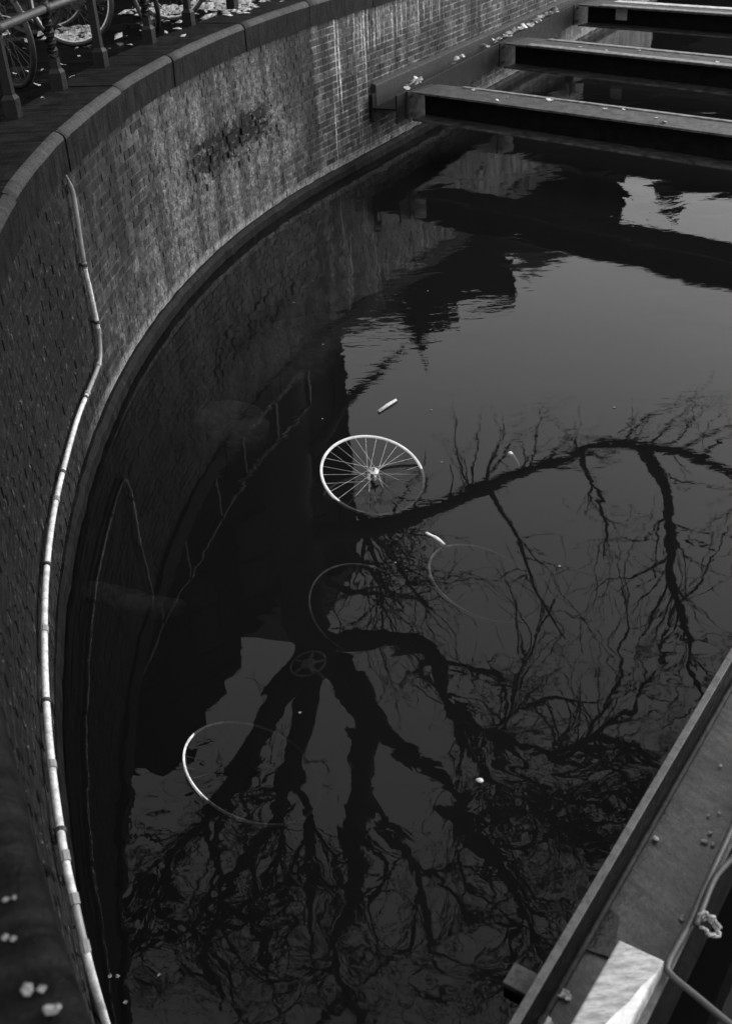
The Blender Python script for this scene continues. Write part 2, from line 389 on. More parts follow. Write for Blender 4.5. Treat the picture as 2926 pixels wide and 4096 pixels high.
def tag(o, label=None, cat=None, group=None, kind=None):
    if label: o['label'] = label
    if cat: o['category'] = cat
    if group: o['group'] = group
    if kind: o['kind'] = kind
    return o
def empty(name, loc=(0, 0, 0), label=None, cat=None, group=None):
    o = bpy.data.objects.new(name, None); COL.objects.link(o); o.location = loc; o.empty_display_size = 0.1
    return tag(o, label, cat, group)
def smooth_path(pts, n=8):
    out = []; P = [Vector(p) for p in pts]; P = [2 * P[0] - P[1]] + P + [2 * P[-1] - P[-2]]
    for i in range(1, len(P) - 2):
        for k in range(n):
            t = k / n; a, b, c, d = P[i - 1], P[i], P[i + 1], P[i + 2]
            out.append(0.5 * ((2 * b) + (c - a) * t + (2 * a - 5 * b + 4 * c - d) * t * t + (3 * b - a - 3 * c + d) * t ** 3))
    out.append(P[-2]); return out
def proj(p):
    q = Vector(p) - Vector((0, 0, 3.2)); d = q.dot(FW)
    if d < 0.1: return None
    return (1463 + 4267 * q.dot(RT) / d, 2048 - 4267 * q.dot(UP) / d)
def aim(az, el, D):
    """a point D metres off whose mirror image is seen in azimuth az, depression el"""
    return Vector((D * sin(radians(az)), D * cos(radians(az)), D * tan_(el) - 3.2))
def tan_(d): return math.tan(radians(d))

# ================================================================== SETTING
# water : a closed body of absorbing water
b = MB(); b.box((12, 14, -1.1), (70, 70, 2.2)); b.shift((0, 0, 0))
water = b.build('canal_water', MWATER); tag(water, kind='structure')

# bed with silt humps
b = MB(); n = 110
x0, x1, y0, y1 = -4.0, 9.0, -1.0, 15.0
humps = [(-1.05, 6.0, 0.55, 0.35, 0.42), (-0.85, 5.3, 0.5, 0.25, 0.45), (-0.6, 6.9, 0.5, 0.25, 0.42), (-1.0, 4.2, 0.3, 0.2, 0.36), (0.2, 4.3, 0.5, 0.4, 0.34), (-0.2, 3.3, 0.5, 0.4, 0.36)]
for j in range(n + 1):
    for i in range(n + 1):
        x = x0 + (x1 - x0) * i / n; y = y0 + (y1 - y0) * j / n
        z = -0.85 + 0.16 * noise.noise(Vector((x * 1.1, y * 1.1, 0))) + 0.07 * noise.noise(Vector((x * 3.5, y * 3.5, 4)))
        for (hx, hy, rx, ry, hh) in humps:
            d = ((x - hx) / rx) ** 2 + ((y - hy) / ry) ** 2
            z += hh * math.exp(-d * 1.5) * (1 + 0.5 * noise.noise(Vector((x * 5, y * 5, 2))))
        b.v.append((x, y, z))
for j in range(n):
    for i in range(n):
        q = j * (n + 1) + i; b.f.append((q, q + 1, q + n + 2, q + n + 1))
bed = b.build('canal_bed', MMUD, smooth=True); tag(bed, kind='structure')
b = MB(); b.box((12, 14, -1.55), (68, 68, 0.2)); deep = b.build('canal_bottom', MMUD); tag(deep, kind='structure')

# quay paving behind the coping and the far bank
b = MB(); S = [(-12 + 0.5 * i) for i in range(100)]
for s in S:
    for off in (0.46, 2.5, 6.0, 14.0): b.v.append(tuple(W3(s, off, 1.785)))
for i in range(len(S) - 1):
    for j in range(3):
        q = i * 4 + j; b.f.append((q, q + 1, q + 5, q + 4))
pave = b.build('quay_pavement', MPAVE); tag(pave, kind='structure')
b = MB(); b.v += [(-900, 44, 1.78), (1200, 44, 1.78), (1200, 1600, 1.78), (-900, 1600, 1.78)]; b.f.append((0, 1, 2, 3))
b.v += [(-900, 44, -1), (1200, 44, -1)]; b.f.append((0, 4, 5, 1))
gr = b.build('far_ground', MPAVE); tag(gr, kind='structure')

# ================================================================== QUAY WALL
Z0, Z1 = 0.115, 1.575
wall = empty('quay_wall', W3(2, 0, 0), 'curved dark brick quay wall with lime streaks and a stone coping along the water', 'wall')
WL = Vector(wall.location)
SS = [-8 + 0.15 * i for i in range(int(27 / 0.15) + 1)]
b = MB()
prof = [(0.004, Z1), (0.004, -1.6), (0.45, -1.6), (0.45, Z1)]
b.sweep(prof, [(lambda o, z, s=s: W3(s, o, z)) for s in SS]); b.shift(WL); b.build('mortar', MMORT, wall)
# footing : low slimy ledge at the water line
b = MB(); prof = [(-0.035, 0.085), (-0.045, 0.07), (-0.045, -0.5), (0.03, -0.5), (0.03, 0.11), (-0.02, 0.11)]
def foot(o, z, s):
    if o < 0: o *= (0.3 if s < -2.5 else (1.0 if s > 0 else 0.3 + 0.7 * (s + 2.5) / 2.5))
    if o < 0: o += 0.008 * noise.noise(Vector((s * 6, z * 9, 1))); z += 0.020 * noise.noise(Vector((s * 7, 0, 7))); o += 0.010 * noise.noise(Vector((s * 9, 3, 7)))
    return W3(s, o, z)
b.sweep(prof, [(lambda o, z, s=s: foot(o, z, s)) for s in SS]); b.shift(WL); b.build('footing', MFOOT, wall)
# bricks
def brick_mesh(seed):
    rr = random.Random(seed); m = MB(); c = 0.06
    def j(a): return a + rr.uniform(-0.035, 0.035)
    pts = [(-.5, .5, -.5), (.5, .5, -.5), (.5, .5, .5), (-.5, .5, .5)]
    mid = [(j(-.5), -.42, j(-.5)), (j(.5), -.42, j(-.5)), (j(.5), -.42, j(.5)), (j(-.5), -.42, j(.5))]
    fr = [(p[0] * (1 - c * 0.6), -.5, p[2] * (1 - c * 1.6)) for p in mid]
    m.v = pts + mid + fr
    for base in (0, 4):
        for q in range(4):
            q2 = (q + 1) % 4; m.f.append((base + q, base + q2, base + 4 + q2, base + 4 + q))
    m.f.append((8, 9, 10, 11))
    return m
BV = [brick_mesh(i) for i in range(5)]
BM = []
for i, m in enumerate(BV):
    me = bpy.data.meshes.new('brick'); me.from_pydata(m.v, [], m.f); me.update(); me.materials.append(MBRICK); BM.append(me)
PITCH = 0.0668; nrow = int((Z1 - Z0) / PITCH + 0.5)
specs = []; rng = random.Random(3)
for row in range(nrow):
    zc = Z0 + PITCH * (row + 0.5)
    s = -7.5 + (0.0 if row % 2 else 0.055) + (0.105 if row % 4 == 1 else 0)
    while s < 15.5:
        L = (0.21 if row % 2 else 0.105)
        if rng.random() < 0.12: L = 0.105 if L > 0.2 else 0.21
        c = s + L / 2
        wide = L - 0.011
        prd = rng.uniform(-0.003, 0.003)
        limed = 1.7 < c < 5.6 and (0.75 + 0.5 * noise.noise(Vector((c * 1.5, zc * 2, 0)))) < zc
        prd -= 0.0025 if limed else 0
        chipped = 2.9 < c < 4.9 and 0.62 < zc < 1.08 and noise.noise(Vector((c * 5, zc * 6, 3))) > 0.12
        if chipped: prd -= 0.0; prd = -rng.uniform(0.008, 0.02)
        specs.append((c, zc, wide, 0.056, prd, rng.random()))
        s += L
def area(sp):
    c, zc, L, h = sp[:4]
    q = [proj(W3(c - L / 2, 0, zc)), proj(W3(c + L / 2, 0, zc)), proj(W3(c, 0, zc - h / 2)), proj(W3(c, 0, zc + h / 2))]
    if None in q: return 0
    m = ((q[0][0] + q[1][0]) / 2, (q[0][1] + q[1][1]) / 2)
    if not (-20 < m[0] < 2946 and -20 < m[1] < 4116): return 0
    if c < -1.2 : return 0.001
    ax, ay = q[1][0] - q[0][0], q[1][1] - q[0][1]; bx, by = q[3][0] - q[2][0], q[3][1] - q[2][1]
    ar = abs(ax * by - ay * bx)
    return ar
order = sorted(range(len(specs)), key=lambda i: -area(specs[i]))
chosen = set(order[:300])
stuff = MB(); tones = []
for i, (c, zc, L, h, prd, tone) in enumerate(specs):
    px, py, nx, ny = plan(c, 0)
    depth = 0.05
    N = Vector((nx, ny, 0)); T = Vector((ny, -nx, 0))
    if T.dot(Vector(plan(c + 0.01)[:2] + (0,)) - Vector((px, py, 0))) < 0: T = -T
    front = Vector((px, py, zc)) - N * prd
    ctr = front - N * (depth / 2)
    mat = Matrix((( T.x * L, -N.x * depth, 0, 0), (T.y * L, -N.y * depth, 0, 0), (0, 0, h, 0), (0, 0, 0, 1)))
    mat.translation = ctr - WL
    if i in chosen:
        o = bpy.data.objects.new('brick', BM[i % 5]); COL.objects.link(o); o.parent = wall; o.matrix_local = mat
    elif c < 13.5:
        m = BV[i % 5]; base = len(stuff.v)
        stuff.v += [tuple(mat @ Vector(p)) for p in m.v]; stuff.f += [tuple(base + q for q in f) for f in m.f]
        tones += [tone] * len(m.v)
so = stuff.build('brickwork', MBRICK, wall); so['kind'] = 'stuff'
at = so.data.attributes.new('tone', 'FLOAT', 'POINT'); at.data.foreach_set('value', tones)

# coping stones
JA = [220, 214.2, 208.0, 201.6, 195.2, 189.6, 183.9, 177.65, 171.26, 165.7, 158.25, 151.7]
JS = [radians(180 - a) * R for a in JA] + [ST + 1.1 + 1.25 * i for i in range(9)]
for s0, s1 in zip(JS[:-1], JS[1:]):
    g = 0.007
    st = [s0 + g + (s1 - s0 - 2 * g) * t / 8 for t in range(9)]
    dz = random.uniform(-0.004, 0.004); do = random.uniform(-0.006, 0.006)
    prof = [(-0.03, 1.58), (-0.035, 1.765), (-0.028, 1.785), (-0.008, 1.803), (0.018, 1.812), (0.44, 1.812), (0.44, 1.58)]
    b = MB()
    def stn(o, z, s):
        e = 0.006 * noise.noise(Vector((s * 5, z * 8, o * 6)))
        return W3(s, o + do + e, z + dz)
    b.sweep(prof, [(lambda o, z, s=s: stn(o, z, s)) for s in st]); b.shift(WL)
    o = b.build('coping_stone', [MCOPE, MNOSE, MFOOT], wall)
    m = len(prof)
    for i, pl in enumerate(o.data.polygons):
        if i < 8 * m and (i % m) == 4: pl.material_index = 2
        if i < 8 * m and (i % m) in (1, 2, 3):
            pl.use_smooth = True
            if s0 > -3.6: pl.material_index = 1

# concrete packing behind the far waler
b = MB(); st = [6.92 + 0.25 * i for i in range(42)]
b.sweep([(-0.06, 0.565), (-0.06, 0.80), (0.02, 0.83), (0.02, 0.565)], [(lambda o, z, s=s: W3(s, o, z)) for s in st]); b.shift(WL)
b.build('packing_strip', MPACK, wall, bevel=0.006)

# ================================================================== STEEL
def hbeam(name, A, Bp, ztop, hgt, wid, axis, mats, label, cat, group=None, tf=0.022, tw=0.016, edge=True, extra=None):
    """H section from A to Bp (plan of its centre line). axis 'flat': web horizontal, flanges stand; 'up': web stands."""
    A = Vector((A[0], A[1], 0)); Bp = Vector((Bp[0], Bp[1], 0)); L = (Bp - A).length; t = (Bp - A).normalized(); nrm = Vector((-t.y, t.x, 0))
    root = empty(name, (A.x, A.y, ztop - hgt), label, cat, group); o0 = Vector(root.location)
    c = (A + Bp) / 2
    def part(nm, off, zc, sz, mat, bev=0.004):
        m = MB(); m.box(c + nrm * off + Vector((0, 0, zc)), sz, t, nrm, (0, 0, 1)); m.shift(o0); return m.build(nm, mat, root, bevel=bev)
    if axis == 'flat':
        part('flange', wid / 2 - tf / 2, ztop - hgt / 2, (L, tf, hgt), mats[0])
        part('flange', -wid / 2 + tf / 2, ztop - hgt / 2, (L, tf, hgt), mats[0])
        part('web', 0, ztop - hgt / 2, (L, wid - 2 * tf - 0.002, tw), mats[1])
        if edge:
            part('top_edge', wid / 2 - tf / 2, ztop + 0.003, (L, tf - 0.002, 0.006), mats[2], 0.002)
            part('top_edge', -wid / 2 + tf / 2, ztop + 0.003, (L, tf - 0.002, 0.006), mats[2], 0.002)
            for sg in (1, -1):
                m = MB(); m.tube([A + nrm * sg * (wid / 2 - tf - 0.006) + Vector((0, 0, ztop - hgt / 2 + tw / 2 + 0.004)), Bp + nrm * sg * (wid / 2 - tf - 0.006) + Vector((0, 0, ztop - hgt / 2 + tw / 2 + 0.004))], 0.010, 8)
                m.shift(o0); m.build('fillet', mats[2], root, smooth=True)
    else:
        part('top_flange', 0, ztop - tf / 2, (L, wid, tf), mats[0])
        part('bottom_flange', 0, ztop - hgt + tf / 2, (L, wid, tf), mats[0])
        part('web', 0, ztop - hgt / 2, (L, tw, hgt - 2 * tf - 0.002), mats[1])
    return root, A, t, nrm, o0

# far waler along the straight wall (front face line az 27 deg)
wa = Vector((0.60, 12.26, 0)); wb = Vector((6.4, 23.4, 0)); wt = (wb - wa).normalized(); wnrm = Vector((-wt.y, wt.x, 0))
hbeam('waler_beam', wa + wnrm * 0.16, wb + wnrm * 0.16, 0.72, 0.30, 0.32, 'flat', [MWALER, MSTEEL, MWALER],
      'long grey steel beam along the far brick wall with pale leaves lying on it', 'steel beam', edge=False)
# struts : measured lines
def strut(label, back, front, extra_len, zt=0.72, strips=()):
    A = (Vector(back[0]) + Vector(front[0])) / 2; Bv = (Vector(back[1]) + Vector(front[1])) / 2
    d = (Vector(back[1]) - Vector(back[0])).normalized() + (Vector(front[1]) - Vector(front[0])).normalized(); d.normalize()
    nr = Vector((-d.y, d.x)); w = abs((Vector(back[0]) - Vector(front[0])).dot(nr))
    # start on the waler front line
    wa2 = Vector((wa.x, wa.y)); t2 = Vector((wt.x, wt.y))
    # solve A + d*k = wa2 + t2*m
    det = d.x * (-t2.y) - d.y * (-t2.x); rhs = wa2 - A
    kk = (rhs.x * (-t2.y) - rhs.y * (-t2.x)) / det
    P0 = A + d * (kk + 0.02 + w * 0.28); P1 = A + d * extra_len
    root, a, t, nrm, o0 = hbeam('strut_beam', P0, P1, zt, 0.31, w, 'up', [MFLANGE, MSTEEL], label, 'steel beam', 'steel struts braced across the canal')
    # end plate against the waler
    m = MB(); m.box(Vector((P0.x, P0.y, zt - 0.155)) + wt * 0.0 - t * (w * 0.14), (0.02, w * 1.0, 0.30), t, nrm); m.shift(o0); ep = m.build('end_plate', MFLANGE, root)
    for sx in (-0.36, 0.36):
        for sz in (0.06, 0.25):
            m = MB(); m.tube([Vector((P0.x, P0.y, zt - sz)) + nrm * w * sx - t * (w * 0.14 - 0.008), Vector((P0.x, P0.y, zt - sz)) + nrm * w * sx - t * (w * 0.14 - 0.035)], 0.02, 6); m.shift(o0); m.build('bolt', MFLANGE, ep)
    nb_ = nrm if nrm.y > 0 else -nrm; cc = (Vector((P0.x, P0.y, 0)) + Vector((P1.x, P1.y, 0))) / 2; L = (P1 - P0).length
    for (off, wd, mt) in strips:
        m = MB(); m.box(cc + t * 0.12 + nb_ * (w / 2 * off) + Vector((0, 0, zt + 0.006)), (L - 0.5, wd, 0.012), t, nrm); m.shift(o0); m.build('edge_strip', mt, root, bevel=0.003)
    return root, P0, d, w
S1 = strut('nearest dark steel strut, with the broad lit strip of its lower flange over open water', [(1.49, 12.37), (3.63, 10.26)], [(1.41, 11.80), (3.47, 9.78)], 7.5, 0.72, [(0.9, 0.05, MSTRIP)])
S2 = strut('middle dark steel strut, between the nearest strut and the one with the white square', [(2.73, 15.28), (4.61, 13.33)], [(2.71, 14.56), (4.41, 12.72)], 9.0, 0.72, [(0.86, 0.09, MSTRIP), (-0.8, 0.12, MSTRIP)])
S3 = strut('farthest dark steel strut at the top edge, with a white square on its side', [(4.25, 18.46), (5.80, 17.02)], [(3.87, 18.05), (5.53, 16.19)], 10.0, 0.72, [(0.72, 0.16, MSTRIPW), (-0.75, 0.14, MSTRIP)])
# white square plate on strut three
d3 = Vector((S3[2].x, S3[2].y, 0)); n3 = Vector((d3.y, -d3.x, 0))
if n3.y > 0: n3 = -n3
c3 = Vector((S3[1].x, S3[1].y, 0)) + d3 * 0.62 + n3 * (0.018) + Vector((0, 0, 0.585))
pl = MB(); pl.box((0, 0, 0), (0.20, 0.012, 0.17), d3, n3); o = pl.build('marker_plate', MTAPE, bevel=0.003); o.location = c3
tag(o, 'small white square plate fixed to the side of the farthest strut', 'plate')

# near beam by the camera (web lies flat)
na = Vector((0.28, 1.53, 0)); nb = Vector((1.27, 2.89, 0)); ntd = (nb - na).normalized(); nn = Vector((ntd.y, -ntd.x, 0))
NB0 = na - ntd * 0.9 + nn * 0.1425; NB1 = na + ntd * 9.0 + nn * 0.1425
nroot, NA, NT_, NNRM, NO = hbeam('waler_beam', NB0, NB1, 0.70, 0.30, 0.285, 'flat', [MSTEEL, MWEB, MEDGE],
      'near wet steel channel beam crossing the lower right corner', 'steel beam', tf=0.026)
def nbp(along, across, z): return na + ntd * along + nn * across + Vector((0, 0, z))
# bracket plate sticking out towards the water
m = MB(); m.box(nbp(0.165, -0.045, 0.62), (0.07, 0.085, 0.02), ntd, nn); m.shift(NO); m.build('bracket', MFLANGE, nroot, bevel=0.003)
m = MB(); m.box(nbp(0.17, -0.055, 0.56), (0.012, 0.09, 0.10), ntd, nn); m.shift(NO); m.build('gusset', MSTEEL, nroot)
# hole through the web, stood in for by a dark thin plate
m = MB(); m.v = [tuple(Vector((x, y, 0.5625))) for x, y in ((0.624, 1.942), (0.652, 1.910), (0.603, 1.780), (0.528, 1.814))] + [(x, y, 0.567) for x, y in ((0.624, 1.942), (0.652, 1.910), (0.603, 1.780), (0.528, 1.814))]
m.f = [(0, 1, 2, 3), (7, 6, 5, 4), (0, 4, 5, 1), (1, 5, 6, 2), (2, 6, 7, 3), (3, 7, 4, 0)]; m.shift(NO); m.build('hole_plate', plain('dark_hole_fill', 0.01, 0.02, 0.12, 12, bump=0.4), nroot)

# white timber lying in the beam
m = MB()
tc = [Vector((0.586, 1.702, 0)), Vector((0.686, 1.634, 0)), Vector((0.686, 1.634, 0)) + Vector((-0.80, -1.0, 0)).normalized() * 0.7, Vector((0.586, 1.702, 0)) + Vector((-0.80, -1.0, 0)).normalized() * 0.7]
tdir = Vector((-0.757, -1.0, 0)).normalized()
tc[2] = tc[1] + tdir * 0.7; tc[3] = tc[0] + tdir * 0.7
root = empty('timber_baulk', tc[0] + Vector((0, 0, 0.56)), 'white painted timber lying along the near steel beam', 'timber'); to = Vector(root.location)
m.quadbox([p + Vector((0, 0, 0.562)) for p in reversed(tc)] + [p + Vector((0, 0, 0.76)) for p in reversed(tc)])
m.shift(to); m.build('timber', MPAINTW, root, bevel=0.006)
m = MB(); e1 = (tc[1] - tc[0])
ed = []
for i in range(13):
    f = i / 12; w = (0.05 + 0.48 * min(1, f * 2.6)) + 0.05 * noise.noise(Vector((f * 9, 0, 0)))
    ed.append((tc[1] + tdir * (0.05 + 0.62 * f), tc[1] + tdir * (0.05 + 0.62 * f) - e1 * w))
for (p, q) in ed: m.v += [tuple(p + Vector((-0.004, 0.001, 0.7625))), tuple(q + Vector((0, 0, 0.7625)))]
for i in range(12): m.f.append((2 * i, 2 * i + 1, 2 * i + 3, 2 * i + 2))
m.shift(to); m.build('white_stripe', MBRIGHT, root)  # bright ragged-edged strip on the right side of the timber top

# cables resting on the near beam
cp = [(1.30, 2.50), (1.10, 2.21), (0.86, 1.866), (0.794, 1.767), (0.74, 1.70), (0.700, 1.645), (0.700, 1.617), (0.75, 1.55), (0.81, 1.472), (0.92, 1.34)]
m = MB(); m.tube(smooth_path([(x, y, 0.725) for x, y in cp], 6), 0.0095, 8); m.shift(nbp(0.3, 0.28, 0.7))
o = m.build('power_cable', MCABLE, smooth=True); o.location = nbp(0.3, 0.28, 0.7)
tag(o, 'grey cable that bends sharply away at the lower right beside the white timber', 'cable', 'cables on the near beam')
cp = [(1.30, 2.25), (1.06, 2.045), (0.96, 1.95), (0.905, 1.90), (0.872, 1.858), (0.835, 1.80), (0.80, 1.745)]
m = MB(); m.tube(smooth_path([(x, y, 0.738) for x, y in cp], 6), 0.0085, 8); m.shift(nbp(0.6, 0.28, 0.7))
o = m.build('power_cable', MCABLE, smooth=True); o.location = nbp(0.6, 0.28, 0.7)
tag(o, 'shorter grey cable that joins the bent cable from the right edge', 'cable', 'cables on the near beam')
m = MB(); c = Vector((0.838, 1.757, 0.715))
lp = [c + Vector((-0.035, 0.02, 0.02)), c + Vector((0.0, 0.012, 0.03)), c + Vector((0.025, -0.012, 0.01)), c + Vector((0.02, -0.038, -0.01)), c + Vector((-0.008, -0.04, 0.0)), c + Vector((-0.035, -0.015, 0.015))]

for k_ in range(3):
    m.tube([c + (p - c) * (0.62 + 0.10 * k_) + Vector((0.004 * sin(i_ * 1.7 + k_), 0.004 * cos(i_ * 1.3 + k_), 0.006 * k_)) for i_, p in enumerate(smooth_path(lp, 5))], [0.0035 + 0.002 * abs(sin(i_ * 0.9 + k_)) for i_ in range(26)], 5)
m.shift(c); o = m.build('tape_loop', MTAPE, smooth=True); o.location = c
tag(o, 'white tape tied in a loop round the cables on the near beam', 'tape')

# ================================================================== PIPE ON THE WALL
pz = [(0.365, 1.585), (0.405, 1.52), (0.43, 1.45), (0.42, 1.35), (0.375, 1.04), (0.39, 0.88), (0.40, 0.70), (0.395, 0.60), (0.37, 0.52), (0.32, 0.46), (0.25, 0.43), (0.028, 0.418), (-0.424, 0.425), (-0.884, 0.422), (-1.39, 0.438), (-1.785, 0.450), (-2.164, 0.458), (-2.485, 0.457), (-2.791, 0.462), (-3.058, 0.465), (-3.307, 0.470), (-3.522, 0.468), (-3.73, 0.466), (-3.852, 0.40), (-3.986, 0.335), (-4.05, 0.25), (-4.075, 0.06), (-4.07, -0.3)]
path = smooth_path([W3(s, -0.03, z) for s, z in pz], 5)
root = empty('drain_pipe', W3(0.37, -0.03, 0.42), 'white jointed plastic pipe running down and then along the curved brick wall', 'pipe')
ro = Vector(root.location)
idx = [0, 4 * 5, 7 * 5, 10 * 5, 10 * 5 + 7, 14 * 5, 17 * 5, 20 * 5, 22 * 5, 23 * 5, 24 * 5, len(path) - 1]
mats = [MPIPEG, MPIPE, MPIPEG, MPIPEG, MPIPE, MPIPE, MPIPE, MPIPE, MPIPE, MPIPEG, MPIPE]
for i in range(len(idx) - 1):
    seg = path[idx[i]: idx[i + 1] + 1]
    m = MB(); rad = 0.0145
    if i == 0: m.tube(seg, [0.004 + 0.0105 * min(1, k / 6) for k in range(len(seg))], 10)
    else: m.tube(seg, rad, 10)
    m.shift(ro); m.build('pipe_length', mats[i], root, smooth=True)
    if i:
        p = path[idx[i]]; q = path[idx[i] + 1]; d = (q - p).normalized() * 0.018
        m = MB(); m.tube([p - d, p + d], 0.0185, 10); m.shift(ro); m.build('pipe_joint', MPIPEG, root, smooth=False)

for s_, z_ in ((0.375, 1.04), (0.395, 0.66), (-0.2, 0.42), (-1.1, 0.429), (-2.0, 0.455), (-2.95, 0.463), (-3.62, 0.467)):
    q_ = W3(s_, -0.03, z_); m = MB(); tn = (W3(s_ + 0.01, 0, 0) - W3(s_ - 0.01, 0, 0)).normalized()
    ax_ = Vector((0, 0, 1)) if z_ > 0.6 else tn
    m.tube([q_ - ax_ * 0.009, q_ + ax_ * 0.009], 0.0205, 10); c_ = W3(s_, -0.008, z_ - (0 if z_ > 0.6 else 0.026)) + (tn * 0.026 if z_ > 0.6 else Vector((0, 0, 0)))
    m.box(c_, (0.03, 0.016, 0.018), tn, Vector((plan(s_)[2], plan(s_)[3], 0)), (0, 0, 1)); m.shift(ro); m.build('pipe_clip', MFLANGE, root)

# ================================================================== RAILING
railing = empty('quay_railing', W3(0, 0.33, 1.81), 'black iron railing with twisted and square posts on the quay edge', 'railing')
RO = Vector(railing.location)
post_xy = [(-2.01, 6.88), (-1.90, 7.69), (-1.75, 8.45), (-1.53, 9.42), (-1.30, 10.26)]
dirs = [Vector((0.14, 1, 0)).normalized()] * 2 + [Vector((0.22, 1, 0)).normalized()] * 3
post_xy = [(-2.05, 6.0)] + post_xy + [(-0.98, 11.1), (-0.62, 11.9)]
tw = [True, False, True, False, True, False, True, False]
tops = []
for i, (x, y) in enumerate(post_xy):
    root_c = Vector((x, y, 1.81)); m = MB()
    t = Vector((post_xy[min(i + 1, 7)][0] - post_xy[max(i - 1, 0)][0], post_xy[min(i + 1, 7)][1] - post_xy[max(i - 1, 0)][1], 0)).normalized(); nr = Vector((-t.y, t.x, 0))
    m.box(root_c + Vector((0, 0, 0.055)), (0.085, 0.085, 0.11), t, nr)
    # chamfered shoulder then shaft
    b0 = len(m.v)
    secs = [(0.0425, 0.11), (0.028, 0.135)]
    zz = 0.135
    N = 40 if tw[i] else 2
    rot = 0
    for k in range(N + 1):
        f = k / N; z = 0.135 + (1.02 - 0.135) * f
        hw = 0.027 - 0.006 * f
        ang = 0.0
        if tw[i]:
            ff = min(1, max(0, (z - 0.20) / 0.34)); ang = ff * 4 * pi / 2 * 1.5
        secs.append((hw, z, ang))
    for sc_ in secs:
        a = sc_[2] if len(sc_) > 2 else 0
        for k in range(4):
            q = a + pi / 4 + k * pi / 2; r = sc_[0] * sqrt(2)
            m.v.append(tuple(root_c + (t * cos(q) + nr * sin(q)) * r + Vector((0, 0, sc_[1]))))
    for k in range(len(secs) - 1):
        for j in range(4):
            j2 = (j + 1) % 4; m.f.append((b0 + 4 * k + j, b0 + 4 * k + j2, b0 + 4 * k + 4 + j2, b0 + 4 * k + 4 + j))
    m.shift(RO); po = m.build('post', MIRON, railing)
    for zz in (0.50, 1.0):
        m = MB(); m.lathe(root_c + Vector((0, 0, zz)), [(0.012, -0.045), (0.034, -0.03), (0.044, 0), (0.034, 0.03), (0.012, 0.045)], 10); m.shift(RO)
        m.build('knob', MIRON, po, smooth=True)
for zz in (0.50, 1.0):
    m = MB(); m.tube([Vector((x, y, 1.81 + zz)) for x, y in post_xy], 0.028, 10); m.shift(RO); m.build('rail', MIRONG, railing, smooth=True)

# ================================================================== BICYCLES
def wheel_parts(parent, r, tyre_r, mats, spokes=28, tyre=True, hub_w=0.05, name='wheel', rim_w=0.011, rim_d=0.009):
    """wheel in the local x-z plane, axle along y"""
    m = MB(); n = 64
    prof = [(r + rim_d, -rim_w), (r - rim_d * 0.4, -rim_w), (r - rim_d, -rim_w * 0.45), (r - rim_d, rim_w * 0.45), (r - rim_d * 0.4, rim_w), (r + rim_d, rim_w), (r + rim_d * 0.3, 0)]
    b0 = 0; k = len(prof)
    for i in range(n):
        a = 2 * pi * i / n
        for (rr, y) in prof: m.v.append((rr * cos(a), y, rr * sin(a)))
    for i in range(n):
        i2 = (i + 1) % n
        for j in range(k):
            j2 = (j + 1) % k; m.f.append((i * k + j, i * k + j2, i2 * k + j2, i2 * k + j))
    w = m.build(name, mats['rim'], parent)
    if tyre:
        m = MB(); m.ring((0, 0, 0), (1, 0, 0), (0, 0, 1), r + tyre_r * 0.9, tyre_r * 1.15, 56, 8); m.build('tyre', mats['tyre'], w, smooth=True)
    m = MB()
    for i in range(spokes):
        a = 2 * pi * i / spokes; sd = 1 if i % 2 else -1; off = (0.55 if (i // 2) % 2 else -0.55)
        h = Vector((0.024 * cos(a + off * 2), sd * hub_w * 0.5, 0.024 * sin(a + off * 2)))
        m.tube([h, Vector((r * cos(a), 0, r * sin(a)))], mats.get('spoke_r', 0.0012), 4, cap=False)
    m.build('spokes', mats['spoke'], w)
    m = MB(); ys = [(-hub_w * 0.95, 0.004), (-hub_w * 0.62, 0.005), (-hub_w * 0.6, 0.016), (-hub_w * 0.56, 0.030), (-hub_w * 0.46, 0.030), (-hub_w * 0.42, 0.014), (hub_w * 0.42, 0.014), (hub_w * 0.46, 0.030), (hub_w * 0.56, 0.030), (hub_w * 0.6, 0.016), (hub_w * 0.62, 0.005), (hub_w * 0.95, 0.004)]
    b0 = 0; nn_ = 14
    for (y, rr) in ys:
        for j in range(nn_): a = 2 * pi * j / nn_; m.v.append((rr * cos(a), y, rr * sin(a)))
    for i in range(len(ys) - 1):
        for j in range(nn_): j2 = (j + 1) % nn_; m.f.append((i * nn_ + j, i * nn_ + j2, (i + 1) * nn_ + j2, (i + 1) * nn_ + j))
    m.build('hub', mats['hub'], w, smooth=False)
    return w

